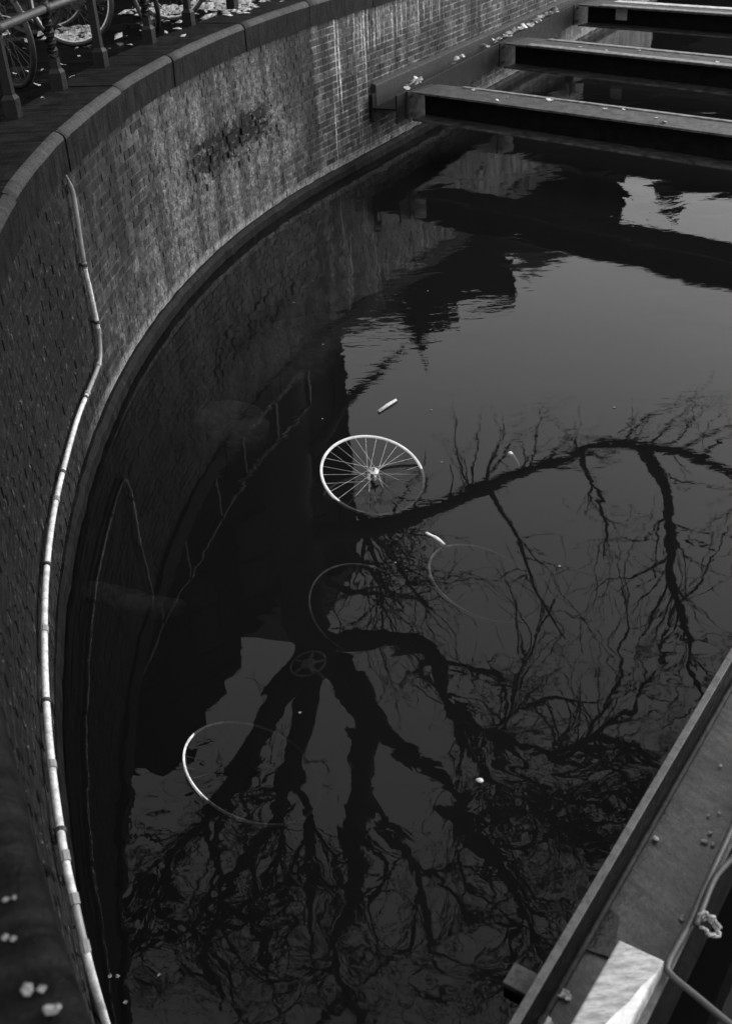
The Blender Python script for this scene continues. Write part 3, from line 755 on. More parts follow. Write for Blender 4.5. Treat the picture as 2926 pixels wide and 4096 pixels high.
def bicycle(label, group, mats, steer=0.0, r=0.311, tyre=True, sunk=False, basket=False, wb=1.08):
    """rear axle at the origin, x forward, z up"""
    root = empty('bicycle', (0, 0, 0), label, 'bicycle', group)
    bb = Vector((0.46, 0, -0.055)); st = Vector((0.285, 0, 0.50)); hb = Vector((0.93, 0, 0.33)); ht = Vector((0.875, 0, 0.53))
    fa = Vector((wb, 0, 0))
    m = MB()
    m.tube([bb, st], 0.015, 8); m.tube([bb, hb], 0.017, 8); m.tube([st * 0.9 + bb * 0.1, ht], 0.014, 8); m.tube([hb + (hb - ht) * 0.15, ht], 0.019, 8)
    for sgn in (-1, 1):
        m.tube([Vector((0, sgn * 0.062, 0)), Vector((0.30, sgn * 0.045, -0.03)), bb + Vector((0, sgn * 0.02, 0))], 0.009, 6)
        m.tube([Vector((0, sgn * 0.062, 0)), st + Vector((0, sgn * 0.016, -0.06))], 0.008, 6)
    m.build('frame', mats['frame'], root, smooth=True)
    rw = dict(rim_w=0.0065, rim_d=0.0065) if sunk else dict(rim_w=0.013, rim_d=0.010)
    rear = wheel_parts(root, r, 0.019, mats, tyre=tyre, hub_w=0.07, **rw)
    # steered assembly
    ax = (ht - hb).normalized(); Rm = Matrix.Translation(hb) @ Matrix.Rotation(steer, 4, ax) @ Matrix.Translation(-hb)
    def S(p): return Rm @ Vector(p)
    m = MB()
    for sgn in (-1, 1):
        m.tube([S(hb + Vector((0.012, sgn * 0.03, -0.03))), S(Vector((0.99, sgn * 0.05, 0.15))), S(fa + Vector((0, sgn * 0.052, 0)))], [0.012, 0.011, 0.008], 7)
    m.tube([S(hb + Vector((0.012, -0.03, -0.03))), S(hb + Vector((0.012, 0.03, -0.03)))], 0.014, 7)
    m.build('fork', mats['frame'], root, smooth=True)
    fw = wheel_parts(root, r, 0.019, mats, tyre=tyre, hub_w=0.055, **rw)
    fw.matrix_local = Rm @ Matrix.Translation(fa)
    top = ht + ax * 0.13
    m = MB(); m.tube([S(ht), S(top)], 0.011, 8)
    hbp = [S(top + Vector(v)) for v in ((-0.24, 0.27, 0.03), (-0.10, 0.285, 0.05), (0.05, 0.20, 0.045), (0.07, 0.07, 0.0), (0.03, 0, 0), (0.07, -0.07, 0.0), (0.05, -0.20, 0.045), (-0.10, -0.285, 0.05), (-0.24, -0.27, 0.03))]
    m.tube(smooth_path(hbp, 4), 0.011, 7); h = m.build('handlebar', mats['bar'], root, smooth=True)
    for e in (0, -1):
        m = MB(); i0, i1 = (0, 1) if e == 0 else (-2, -1); m.tube([hbp[i0], hbp[i1]], 0.017, 8); m.build('grip', mats['tyre'], h, smooth=True)
    # seat post and saddle
    m = MB(); sp = st + (st - bb).normalized() * 0.17; m.tube([st, sp], 0.012, 8); m.build('seat_post', mats['bar'], root, smooth=True)
    m = MB(); secs = [(-0.13, 0.01, 0.02), (-0.12, 0.09, 0.045), (-0.05, 0.10, 0.05), (0.03, 0.05, 0.04), (0.12, 0.022, 0.03), (0.15, 0.008, 0.015)]
    for (xx, w, hh) in secs:
        for j in range(10):
            a = 2 * pi * j / 10; m.v.append((sp.x + xx, w * cos(a), sp.z + 0.03 + hh * 0.6 * sin(a) * (1 if sin(a) > 0 else 0.8)))
    for i in range(len(secs) - 1):
        for j in range(10): j2 = (j + 1) % 10; m.f.append((i * 10 + j, i * 10 + j2, (i + 1) * 10 + j2, (i + 1) * 10 + j))
    m.f.append(tuple(range(9, -1, -1))); m.f.append(tuple(50 + j for j in range(10))); m.build('saddle', mats['tyre'], root, smooth=True)
    # crank set
    m = MB(); m.ring(bb + Vector((0, -0.045, 0)), (1, 0, 0), (0, 0, 1), 0.088, 0.0055, 32, 6)
    m.ring(bb + Vector((0, -0.045, 0)), (1, 0, 0), (0, 0, 1), 0.03, 0.006, 20, 6)
    for a in range(5):
        an = a * 2 * pi / 5; m.tube([bb + Vector((0.02 * cos(an), -0.045, 0.02 * sin(an))), bb + Vector((0.088 * cos(an), -0.045, 0.088 * sin(an)))], 0.006, 6)
    ck = m.build('chainring', mats['bar'], root, smooth=True)
    ca = random.uniform(0, 6.28)
    for sgn in (1, -1):
        e = bb + Vector((0.165 * cos(ca) * sgn, sgn * 0.075, 0.165 * sin(ca) * sgn))
        m = MB(); m.tube([bb + Vector((0, sgn * 0.06, 0)), e], 0.009, 6); cr = m.build('crank_arm', mats['bar'], root, smooth=True)
        m = MB(); m.box(e + Vector((0, sgn * 0.055, 0)), (0.085, 0.09, 0.022)); m.build('pedal', mats['tyre'], cr, bevel=0.003)
    if not sunk:
        m = MB()
        for (c, a0, a1, mt) in ((Vector((0, 0, 0)), -10, 160, None),):
            pts = [c + Vector(((r + 0.05) * cos(radians(a)), 0, (r + 0.05) * sin(radians(a)))) for a in range(a0 + 0, a1 + 40, 10)]
            bb0 = len(m.v)
            for p in pts:
                for y in (-0.026, 0.026): m.v += [tuple(p + Vector((0, y, 0)) - p.normalized() * 0.012), tuple(p + Vector((0, y * 0.4, 0)))]
            for i in range(len(pts) - 1):
                q = bb0 + 4 * i
                for (aa, b2) in ((0, 1), (1, 3), (3, 2)): m.f.append((q + aa, q + b2, q + 4 + b2, q + 4 + aa))
        m.build('rear_mudguard', mats['frame'], root, smooth=True)
        m = MB(); pts = [Vector(((r + 0.05) * cos(radians(a)), 0, (r + 0.05) * sin(radians(a)))) + fa for a in range(40, 200, 10)]
        for p in pts:
            q = (p - fa).normalized()
            for y in (-0.026, 0.026): m.v += [tuple(S(p + Vector((0, y, 0)) - q * 0.012)), tuple(S(p + Vector((0, y * 0.4, 0))))]
        for i in range(len(pts) - 1):
            q = 4 * i
            for (aa, b2) in ((0, 1), (1, 3), (3, 2)): m.f.append((q + aa, q + b2, q + 4 + b2, q + 4 + aa))
        m.build('front_mudguard', mats['frame'], root, smooth=True)
        m = MB(); y = -0.06; m.v = []
        cg = [(-0.06, 0.05), (0.0, 0.062), (0.46, 0.045), (0.56, -0.01), (0.565, -0.09), (0.46, -0.15), (0.0, -0.06), (-0.06, -0.04)]
        for yy in (-0.072, -0.05): m.v += [(a, yy, b2) for a, b2 in cg]
        m.f.append(tuple(range(7, -1, -1))); m.f.append(tuple(range(8, 16)))
        for i in range(8): i2 = (i + 1) % 8; m.f.append((i, i2, 8 + i2, 8 + i))
        m.build('chain_guard', mats['frame'], root, bevel=0.004)
        m = MB()
        for y in (-0.06, 0.06):
            m.tube([(-0.28, y, 0.40), (0.20, y, 0.40), (0.27, y * 0.4, 0.42)], 0.006, 6); m.tube([(0.0, y, 0.0), (-0.16, y, 0.40)], 0.005, 6)
        for xx in (-0.28, -0.12, 0.04, 0.2): m.tube([(xx, -0.06, 0.40), (xx, 0.06, 0.40)], 0.005, 6)
        m.build('rear_rack', mats['frame'], root, smooth=True)
        m = MB(); c = S(hb + Vector((0.11, 0, 0.12))); dd = (S(hb + Vector((0.19, 0, 0.12))) - c)
        m.tube([c - dd * 0.5, c, c + dd * 0.5], [0.015, 0.035, 0.038], 10); m.build('headlight', mats['bar'], root, smooth=True)
    return root
def pose(root, rear, front, up):
    rear, front = Vector(rear), Vector(front); X = (front - rear).normalized(); Z = (Vector(up) - X * Vector(up).dot(X)).normalized(); Y = Z.cross(X)
    m = Matrix(((X.x, Y.x, Z.x, rear.x), (X.y, Y.y, Z.y, rear.y), (X.z, Y.z, Z.z, rear.z), (0, 0, 0, 1)))
    root.matrix_world = m

MSPOKE = plain('dull_spoke_steel', 0.03, 0.08, 0.5, 30.0, bump=0)
MB1 = dict(rim=MALU, tyre=MRUBBER, spoke=MSPOKE, hub=MCHROME, frame=MFRAMEB, bar=MCHROME, spoke_r=0.0013)
MB2 = dict(rim=MFRAMEB, tyre=MRUBBER, spoke=MSPOKE, hub=MCHROME, frame=MFRAMEB, bar=MFRAMEB, spoke_r=0.0013)
MB3 = dict(rim=MFRAMEG, tyre=MRUBBER, spoke=MSPOKE, hub=MCHROME, frame=MFRAMEG, bar=MCHROME, spoke_r=0.0013)
GZ = 1.785 + 0.349
G1 = 'bicycles parked behind the railing'
def park(label, contact, heading, lean, mats, steer=0.0, wb=1.08):
    h = Vector((heading[0], heading[1], 0)).normalized(); side = Vector((-h.y, h.x, 0))
    f = Vector((contact[0], contact[1], 1.785)); upv = (Vector((0, 0, 1)) * cos(lean) + side * sin(lean))
    fr = f + upv * 0.349; k = bicycle(label, G1, mats, steer, wb=wb); pose(k, fr - h * wb, fr, upv)
park('parked bicycle with a bright aluminium front rim right behind the square railing post', (-2.16, 9.62), (1, 0.02), 0.05, MB1, 0.02)
park('parked bicycle nearest the photo corner with its front wheel turned to the canal', (-2.25, 7.97), (0.50, -0.62), -0.10, MB2, 0.12)
park('parked bicycle with a black front wheel turned sharply and leaning over', (-1.63, 10.16), (0.93, -0.18), 0.06, MB2, -0.95)
park('parked bicycle farthest along the quay with a pale rim above the bright leaves', (-1.50, 10.76), (1, 0.10), 0.04, MB1, 0.05)
park('grey bicycle parked deeper on the quay in the top left corner', (-3.05, 8.75), (0.55, -0.75), 0.1, MB3, 0.1)

# sunken bicycles
MS1 = dict(rim=MSUNK, tyre=MSUNKD, spoke=MSUNKD, hub=MSUNKD, frame=MSUNKD, bar=MSUNK, spoke_r=0.0013)
MS2 = dict(rim=MRIMW, tyre=MSUNKD, spoke=MRIMW, hub=MCHROME, frame=MSUNKD, bar=MSUNKD, spoke_r=0.0009)
MS2['spoke'] = MSUNK
wreck = empty('bicycle', (0, 0, 0), 'wrecked bicycle whose white spoked wheel lies half out of the dark water', 'bicycle', 'sunken bicycles')
def bent_wheel(wreck, c, tilt, phi, mats, r, rw):
    n_ = Vector((sin(tilt) * cos(phi), sin(tilt) * sin(phi), cos(tilt))); x_ = n_.orthogonal().normalized(); z_ = x_.cross(n_)
    w = wheel_parts(wreck, r, 0.019, mats, spokes=28, tyre=False, hub_w=0.06, rim_w=rw, rim_d=rw)
    w.matrix_local = Matrix(((x_.x, n_.x, z_.x, c.x), (x_.y, n_.y, z_.y, c.y), (x_.z, n_.z, z_.z, c.z), (0, 0, 0, 1)))
wa1 = Vector((0.052, 5.357, 0.026)); wb1 = Vector((0.589, 4.435, -0.115))
bent_wheel(wreck, wa1, radians(21), radians(-58), MS2, 0.302, 0.0072)
bent_wheel(wreck, wb1, radians(20), radians(-8), MS1, 0.300, 0.0065)
m = MB(); dn = Vector((0, 0, -1)); mid = (wa1 + wb1) / 2
p1, p2, p3 = wa1 + (wb1 - wa1) * 0.32 + dn * 0.38, mid + dn * 0.50, wb1 + dn * 0.20
m.tube([wa1 + dn * 0.05, wa1 + (wb1 - wa1) * 0.12 + dn * 0.28, p1], [0.009, 0.011, 0.015], 7); m.tube([p1, p2, wb1 + dn * 0.03], [0.016, 0.016, 0.009], 7); m.tube([p1, p1 + Vector((0.5, 0.1, -0.1)), wb1 + dn * 0.12], 0.013, 7)
m.build('frame', MSUNKD, wreck, smooth=True)
wreck2 = empty('bicycle', (0, 0, 0), 'bicycle sunk in murky water, the thin pale arc of its rim nearest the viewer', 'bicycle', 'sunken bicycles')
wa2_, wb2_, ch = Vector((-0.534, 3.196, -0.102)), Vector((-0.027, 4.32, -0.16)), Vector((-0.316, 3.893, -0.13))
bent_wheel(wreck2, wa2_, radians(25), radians(14), MS1, 0.300, 0.0047)
bent_wheel(wreck2, wb2_, radians(24), radians(-35), MS1, 0.300, 0.0047)
m = MB(); m.ring(ch, (1, 0, 0.2), (0, 1, 0), 0.085, 0.006, 36, 6); m.ring(ch, (1, 0, 0.2), (0, 1, 0), 0.028, 0.008, 20, 6)
for a in range(5): m.tube([ch, ch + Vector((0.085 * cos(a * 1.257), 0.085 * sin(a * 1.257), 0.017 * cos(a * 1.257)))], 0.007, 6)
co = m.build('chainring', MSUNK, wreck2, smooth=True)
m = MB(); m.tube([ch, ch + Vector((0.10, -0.13, -0.02))], 0.009, 6); m.build('crank_arm', MSUNK, co, smooth=True)
m = MB(); lo = Vector((0.25, 0.1, -0.32)); m.tube([wa2_ + dn * 0.05, ch + dn * 0.2, wb2_ + dn * 0.2], 0.013, 7); m.tube([ch + dn * 0.2, (wa2_ + wb2_) / 2 + lo, wb2_ + dn * 0.1], 0.014, 7); m.build('frame', MSUNKD, wreck2, smooth=True)
# pale slabs of junk just under the water
def slab(label, poly, z, seed):
    rr_ = random.Random(seed); pts = [Vector((px, py, z)) for px, py in poly]; c = sum(pts, Vector()) / len(pts); m = MB()
    out = smooth_path(pts + [pts[0]], 4)[:-1]; n_ = len(out)
    for zz, k_ in ((-0.06, 1.0), (0.0, 0.96)):
        for p in out: m.v.append(tuple(c + (p - c) * k_ * (1 + 0.06 * rr_.uniform(-1, 1)) + Vector((0, 0, zz + 0.03 * noise.noise(p * 3)))))
    m.v.append(tuple(c + Vector((0, 0, 0.015))))
    for i in range(n_): i2 = (i + 1) % n_; m.f += [(i, i2, n_ + i2, n_ + i), (n_ + i, n_ + i2, 2 * n_)]
    m.shift(c); o = m.build('sunken_sheet', MSILT, smooth=True); o.location = c; tag(o, label, 'litter', 'sunken sheets by the white wheel')
MSILT = plain('silted_sheet', 0.10, 0.55, 0.9, 5.0, bump=0.3)
slab('large pale silted sheet under the water up left of the white wheel', [(-1.025, 7.311), (-0.821, 7.987), (-0.261, 8.214), (-0.062, 7.826), (-0.184, 7.196), (-0.454, 6.898), (-0.848, 6.909)], -0.10, 1)
slab('smaller pale silted sheet under the water left of the white wheel', [(-1.119, 6.447), (-1.002, 6.655), (-0.737, 6.583), (-0.603, 6.276), (-0.688, 6.015), (-0.919, 6.075)], -0.085, 2)
slab('faint silted sheet under the water at the foot of the pipe', [(-1.536, 4.557), (-1.471, 4.639), (-1.13, 4.496), (-0.966, 4.438), (-1.084, 4.344), (-1.382, 4.435)], -0.10, 3)

# ================================================================== FLOATING AND LYING BITS
def bit(name, c, size, mat, label, cat, rz=0.0, tilt=(0, 0), group=None, kind='leaf', seed=0):
    rr = random.Random(seed); m = MB()
    if kind == 'leaf':
        n = 7
        for i in range(n + 1):
            f = i / n; w = sin(pi * min(1, f * 0.93 + 0.05)) * 0.42 * (1 + 0.3 * rr.uniform(-1, 1)); curl = 0.22 * (f - 0.5) ** 2 * 2 + rr.uniform(-.03, .03)
            m.v += [((f - 0.5) * size, -w * size, curl * size + 0.04 * size * rr.random()), ((f - 0.5) * size, 0, curl * size), ((f - 0.5) * size, w * size, curl * size + 0.04 * size * rr.random())]
        for i in range(n):
            q = 3 * i; m.f += [(q, q + 1, q + 4, q + 3), (q + 1, q + 2, q + 5, q + 4)]
    o = m.build(name, mat, smooth=True); o.location = c; o.rotation_euler = (tilt[0], tilt[1], rz)
    md = o.modifiers.new('thickness', 'SOLIDIFY'); md.thickness = size * 0.02
    return tag(o, label, cat, group)
# stick
sa, sb = Vector((0.12, 6.19, 0.006)), Vector((0.24, 6.33, 0.010))
m = MB(); m.tube([sa, (sa + sb) / 2 + Vector((0, 0, 0.003)), sb], [0.011, 0.012, 0.010], 8); m.shift(sa); o = m.build('floating_stick', MREED, smooth=True); o.location = sa
tag(o, 'short pale stick floating on the water above the white wheel', 'stick')
# tube just under the surface, plastic scrap, foam scrap
pa, pb = Vector((0.315, 4.757, -0.004)), Vector((0.405, 4.638, -0.012))
m = MB(); m.tube(smooth_path([pa, (pa + pb) / 2 + Vector((0.006, 0.006, 0)), pb], 5), [0.010] * 4 + [0.013] * 7, 8); m.shift(pa); o = m.build('sunken_tube', MRIMW, smooth=True); o.location = pa
tag(o, 'short pale tube just under the water below the white wheel', 'tube')
pc = Vector((0.911, 5.522, -0.02))
m = MB(); m.tube(smooth_path([pc + Vector((-0.03, 0.05, 0.01)), pc, pc + Vector((0.02, -0.07, -0.03))], 5), [0.018, 0.017, 0.016, 0.012, 0.01, 0.009, 0.008, 0.007, 0.006, 0.004, 0.003], 7); m.shift(pc); o = m.build('plastic_scrap', MRIMW, smooth=True); o.location = pc
tag(o, 'bent pale plastic scrap sunk right of the white wheel', 'litter')
fc = Vector((0.387, 2.969, 0.01))
m = MB(); m.lathe((0, 0, 0), [(0.003, -0.008), (0.010, -0.006), (0.012, 0.001), (0.008, 0.006), (0.002, 0.009)], 11); m.v = [(x * (1 + 0.5 * noise.noise(Vector((x, y, z)) * 90)) * 1.25, y * (1 + 0.5 * noise.noise(Vector((y, z, x)) * 110)) * 0.9, z) for x, y, z in m.v]; o = m.build('foam_lump', MBRIGHT, smooth=True); o.location = fc
tag(o, 'white foam lump floating among the reflected branches', 'litter')
specks = [(-0.483, 8.189), (0.458, 6.172), (-0.244, 6.138), (0.136, 4.493), (0.961, 4.378), (-0.334, 3.421), (-0.947, 2.202), (-0.921, 2.2), (-0.782, 2.196), (-0.879, 2.103), (-0.244, 7.319), (1.623, 6.059), (0.466, 5.495), (0.607, 8.271), (-1.632, 4.799)]
for i, (px, py) in enumerate(specks):
    p = Vector((px, py, 0.003)); bit('floating_leaf', p, 0.012 + 0.008 * random.random(), MLEAFG, 'small pale leaf scrap floating on the dark water', 'leaf', random.uniform(0, 6), (0, 0), 'leaf scraps floating on the water', seed=i)

# leaves lying on the near beam and the coping
onbeam = [(0.823, 2.175, 0.03), (0.993, 2.187, 0.02), (1.008, 2.255, 0.016), (1.044, 2.26, 0.018), (0.966, 2.155, 0.03), (0.989, 2.144, 0.022), (1.108, 2.455, 0.018), (0.448, 1.684, 0.045), (0.824, 1.894, 0.028), (0.459, 1.673, 0.03), (0.389, 1.61, 0.05), (0.89, 1.95, 0.02)]
for i, (px, py, sz) in enumerate(onbeam):
    p = Vector((px, py, 0.565)); bit('fallen_leaf', p, sz * 0.8, MLEAFG, 'pale scrap of leaf lying on the wet web of the near beam', 'leaf', random.uniform(0, 6), (0.2, 0.1), 'leaf scraps on the near beam', seed=40 + i)
oncope = [(-0.525, 0.937, 0.035), (-0.505, 0.938, 0.022), (-0.484, 0.903, 0.04), (-0.596, 1.096, 0.02), (-0.584, 1.099, 0.014), (-0.58, 1.027, 0.02), (-0.567, 1.024, 0.016), (-0.476, 0.907, 0.02)]
for i, (px, py, sz) in enumerate(oncope):
    p = Vector((px, py, 1.818)); bit('fallen_leaf', p, sz * 0.65, MLEAFG, 'pale dried leaf on the dark coping in the lower left corner', 'leaf', random.uniform(0, 6), (0.1, 0.1), 'leaves on the near coping', seed=60 + i)
# leaves heaped on the far waler
heaps = [(0.50, 0.20, 6, .09), (0.72, 0.1, 3, .08), (1.9, 0.22, 6, .08), (3.05, 0.3, 7, .09), (3.6, 0.35, 8, .10), (4.4, 0.5, 10, .11), (5.1, 0.5, 10, .11), (5.7, .3, 8, .12)]
kk = 0
for (al, spread, cnt, sz) in heaps:
    for i in range(cnt):
        p = wa + wt * (al + random.uniform(-spread, spread)) + wnrm * random.uniform(0.005, 0.06); p.z = 0.735 + random.uniform(0, 0.03)
        bit('fallen_leaf', p, sz * random.uniform(0.7, 1.3), MLEAF, 'pale fallen leaf heaped on the far beam beside the brick wall', 'leaf', random.uniform(0, 6), (random.uniform(-.6, .6), random.uniform(-.6, .6)), 'leaves heaped on the far beam', seed=100 + kk); kk += 1
for (S_, nm, cnt) in ((S1, 'nearest', 9), (S2, 'middle', 5)):
    d = Vector((S_[2].x, S_[2].y, 0)); nr = Vector((-d.y, d.x, 0))
    for i in range(cnt):
        p = Vector((S_[1].x, S_[1].y, 0)) + d * random.uniform(0.2, 3.2) + nr * random.uniform(-0.2, 0.2); p.z = 0.728
        bit('fallen_leaf', p, 0.07 * random.uniform(0.5, 1.2), MLEAF, 'pale fallen leaf lying on the %s strut' % nm, 'leaf', random.uniform(0, 6), (random.uniform(-.3, .3), random.uniform(-.3, .3)), 'leaves on the %s strut' % nm, seed=200 + kk); kk += 1
# leaves on the quay : single ones and a litter drift
single = [(-2.126, 9.403), (-2.034, 9.033), (-2.085, 8.681), (-2.392, 8.431), (-2.318, 8.505), (-2.206, 8.519), (-1.908, 10.078), (-1.805, 9.91), (-1.7, 9.436), (-1.473, 9.989), (-1.479, 10.48), (-1.594, 10.671), (-1.225, 10.413), (-1.158, 10.655), (-1.961, 7.45), (-1.841, 9.308), (-1.835, 11.319), (-2.032, 11.742), (-1.826, 8.078), (-1.911, 8.148), (-2.115, 7.942), (-2.587, 9.557), (-2.706, 9.537), (-1.139, 10.96), (-1.094, 10.706), (-1.334, 11.037), (-2.066, 11.328), (-1.754, 11.716)]
for i, (px, py) in enumerate(single):
    bit('fallen_leaf', Vector((px, py, 1.805)), random.uniform(0.025, 0.06), MLEAF, 'pale fallen leaf on the wet quay paving among the bicycles', 'leaf', random.uniform(0, 6), (random.uniform(-.5, .5), random.uniform(-.5, .5)), 'leaves on the quay paving', seed=300 + i)
DRIFT = [((-1.076, 11.505, 1.795), (0.176, -0.074), (0.028, -0.353)), ((-1.694, 11.263, 1.795), (0.139, -0.056), (0.036, -0.273)), ((-2.341, 10.234, 1.795), (0.142, -0.051), (0.038, -0.187)), ((-1.59, 10.822, 1.795), (0.337, -0.13), (0.097, -0.759))]
m = MB(); rr = random.Random(5)
for i in range(520):
    q = rr.random()
    u_, v_ = rr.gauss(0, 1), rr.gauss(0, 1)
    (cx_, cy_, _), ua, va_ = DRIFT[0 if q < 0.50 else (1 if q < 0.72 else (2 if q < 0.97 else 3))]
    p = Vector((cx_ + ua[0] * u_ + va_[0] * v_, cy_ + ua[1] * u_ + va_[1] * v_, 1.795))
    if p.y > 12.5 or p.y < 6.5: continue
    pass; sz = rr.uniform(0.03, 0.075); a = rr.uniform(0, 6.28)
    # keep behind the coping
    if sqrt((p.x - CX) ** 2 + (p.y - CY) ** 2) < R + 0.2: continue
    u = Vector((cos(a), sin(a), rr.uniform(-.4, .4))) * sz; v = Vector((-sin(a), cos(a), rr.uniform(-.4, .4))) * sz * 0.6; c = p + Vector((0, 0, 0.02))
    b0 = len(m.v); m.v += [tuple(c - u), tuple(c - v * 0.9 - u * 0.2), tuple(c + u), tuple(c + v + u * 0.1), tuple(c + Vector((0, 0, sz * 0.25)))]
    m.f += [(b0, b0 + 1, b0 + 4), (b0 + 1, b0 + 2, b0 + 4), (b0 + 2, b0 + 3, b0 + 4), (b0 + 3, b0, b0 + 4)]
o = m.build('leaf_litter', MLEAF); tag(o, 'drift of pale fallen leaves on the wet quay paving', 'leaves', kind='stuff')

# ================================================================== TREE (seen in the water)
tree = empty('bare_tree', aim(-4.9, 20.6, 13.4), 'bare leaning elm on the quay whose branches mirror in the water', 'tree')
TO = Vector(tree.location); TO.z = 1.78; tree.location = TO
trng = random.Random(11)
twigs = MB(); ntw = [0]
def wander(p0, d, L, r0, r1, segs, wob, lift=0.0):
    pts = [p0.copy()]; dd = d.normalized()
    for i in range(segs):
        dd = (dd + Vector((trng.gauss(0, wob), trng.gauss(0, wob), trng.gauss(0, wob) + lift))).normalized()
        pts.append(pts[-1] + dd * (L / segs))
    return pts, [r0 + (r1 - r0) * i / segs for i in range(segs + 1)]
def sprout(pts, rad, level, every, L, mb):
    prob = {1: 0.52, 2: 0.62, 3: 0.55}[level]
    for i in range(1, len(pts)):
        for _ in range(every):
            if trng.random() > prob: continue
            f = trng.random(); p = pts[i - 1].lerp(pts[i], f); t = (pts[i] - pts[i - 1]).normalized()
            ax = Vector((trng.gauss(0, 1), trng.gauss(0, 1), trng.gauss(0, 1))); ax = (ax - t * ax.dot(t)).normalized()
            d = (t * trng.uniform(0.5, 1.1) + ax * trng.uniform(0.4, 0.9)).normalized()
            LL = L * trng.uniform(0.6, 1.35); r = min(rad[i] * 0.6, {1: 0.06, 2: 0.022, 3: 0.010}[level])
            q, rr = wander(p, d, LL, r, max(0.0045, r * 0.25), {1: 12, 2: 8, 3: 5}[level], 0.24, 0.0)
            if level == 1: q = smooth_path(q, 2); rr = [r + (max(0.006, r * 0.25) - r) * a / (len(q) - 1) for a in range(len(q))]
            mb.tube(q, rr, 6 if level == 1 else (4 if level == 2 else 3), cap=False); ntw[0] += 1
            if level < 3: sprout(q[2:], rr[2:], level + 1, 1, L * 0.42, mb)
def limb(spec, r0, r1, name='limb', every=1, L=3.4, lv=1):
    pts = smooth_path([aim(a, e, D) for a, e, D in spec], 5)
    n = len(pts); pts = [p + Vector((noise.noise(p * 0.9), noise.noise(p * 0.9 + Vector((5, 0, 0))), noise.noise(p * 0.9 + Vector((0, 7, 0))))) * 0.16 for p in pts]
    rad = [0.86 * (r0 + (r1 - r0) * (i / (n - 1)) ** 0.8) for i in range(n)]
    m = MB(); m.tube(pts, rad, 9); m.shift(TO); o = m.build(name, MBARK, tree, smooth=True)
    k0 = n // 4
    sprout(pts[k0:], rad[k0:], lv, every, L, twigs)
    return pts
limb([(-4.9, 20.6, 13.4), (-4.8, 27, 13.3), (-4.6, 33, 13.1), (-4.4, 38, 13.0), (-4.2, 41, 12.9)], 0.42, 0.38, 'trunk', 0)
limb([(-3.6, 40, 13.0), (-7.0, 42.3, 12.6), (-10.1, 45.2, 12.2), (-12.7, 47.1, 12), (-15.9, 48.8, 11.8), (-19, 50.5, 11.5), (-24, 52.5, 11.2)], 0.30, 0.06)
limb([(-4.0, 40.6, 12.9), (-6.3, 44.4, 12.8), (-8.0, 47.7, 12.6), (-10.5, 49.7, 12.5), (-14.3, 52.4, 12.2), (-17, 56, 12)], 0.27, 0.05)
limb([(-6.3, 44.4, 12.8), (-5.8, 47.5, 12.4), (-6.2, 50.5, 12.0), (-7.5, 53.5, 11.8), (-8, 57, 11.5)], 0.16, 0.03)
limb([(-3.0, 40.6, 12.9), (-1.6, 43.5, 12.9), (-1.4, 47.1, 12.8), (-2.2, 50.4, 12.6), (-4.0, 53.6, 12.4), (-5.3, 56.5, 12.2), (-5, 60, 12)], 0.32, 0.10)
limb([(-2.0, 41.5, 12.9), (0.3, 44.7, 12.6), (3.9, 47.3, 12.3), (8.1, 50.5, 12), (11, 53, 11.6), (14, 56, 11.3)], 0.30, 0.05)
limb([(-1.4, 47.1, 12.8), (1.0, 50, 13.2), (3.5, 53.5, 13.4), (5, 57, 13.5)], 0.18, 0.05)
limb([(-3.2, 39.2, 13.0), (1.0, 39.6, 12.8), (4.3, 40.0, 12.6), (5.3, 42.4, 12.4), (8.5, 44.0, 12.2), (12.5, 44.7, 12.0), (17, 44.2, 11.8), (22, 46, 11.6)], 0.22, 0.04)
limb([(5.3, 42.4, 12.4), (7.0, 46, 12.2), (11, 48, 12.0), (15.5, 48.6, 11.8), (20, 51, 11.5)], 0.12, 0.03)
limb([(8.5, 44.0, 12.2), (12, 47, 12.6), (16, 47.4, 12.8), (20.5, 47.0, 12.9)], 0.10, 0.03)
# low limb reaching right over the canal
limb([(-4.4, 33.4, 13.1), (-2.0, 33.6, 13.1), (0.5, 33.3, 13.0), (4.2, 32.8, 13.0), (8.2, 31.3, 13.0), (12.3, 29.9, 13.0), (16.2, 29.2, 12.9), (21.4, 29.6, 12.8), (27, 31, 12.6)], 0.17, 0.04, every=2, L=1.3, lv=2)
limb([(16.6, 29.2, 12.9), (17.9, 31.0, 12.8), (18.9, 33.2, 12.7), (19.7, 35.5, 12.6), (21.2, 38.2, 12.5), (22.5, 41.5, 12.4)], 0.11, 0.05, every=2, L=1.3, lv=2)
limb([(8.0, 31.4, 13), (9.5, 34, 13.2), (11, 36.5, 13.3), (13, 39, 13.3)], 0.05, 0.015, every=1, L=0.9, lv=2)
limb([(13.5, 29.7, 13), (14.5, 32, 13.3), (15.2, 35, 13.4)], 0.05, 0.015, every=1, L=0.9, lv=2)
for sp_ in ([(-3.5, 30, 13.3), (-1.5, 32.5, 13.6), (0.5, 35, 13.8), (2.0, 38, 14.0)], [(-2.0, 33.5, 13.1), (-0.5, 35.5, 13.0), (0.5, 37.5, 12.9), (1.0, 40, 12.8)], [(0.5, 33.3, 13), (2.0, 35.5, 13.4), (4.0, 38, 13.6)], [(-4.4, 35, 13.0), (-1.8, 36.5, 13.4), (0.6, 37.0, 13.8), (3.5, 37.5, 14.0)]):
    limb(sp_, 0.07, 0.02, every=3, L=1.5, lv=2)
# drooping bough towards the gables
limb([(-2.6, 29.0, 13.2), (-0.6, 26.9, 13.6), (1.2, 25.6, 14.0), (3.2, 24.2, 14.4)], 0.11, 0.05, every=0)
twigs.shift(TO); o = twigs.build('twigs', MBARK, tree); o['kind'] = 'stuff'

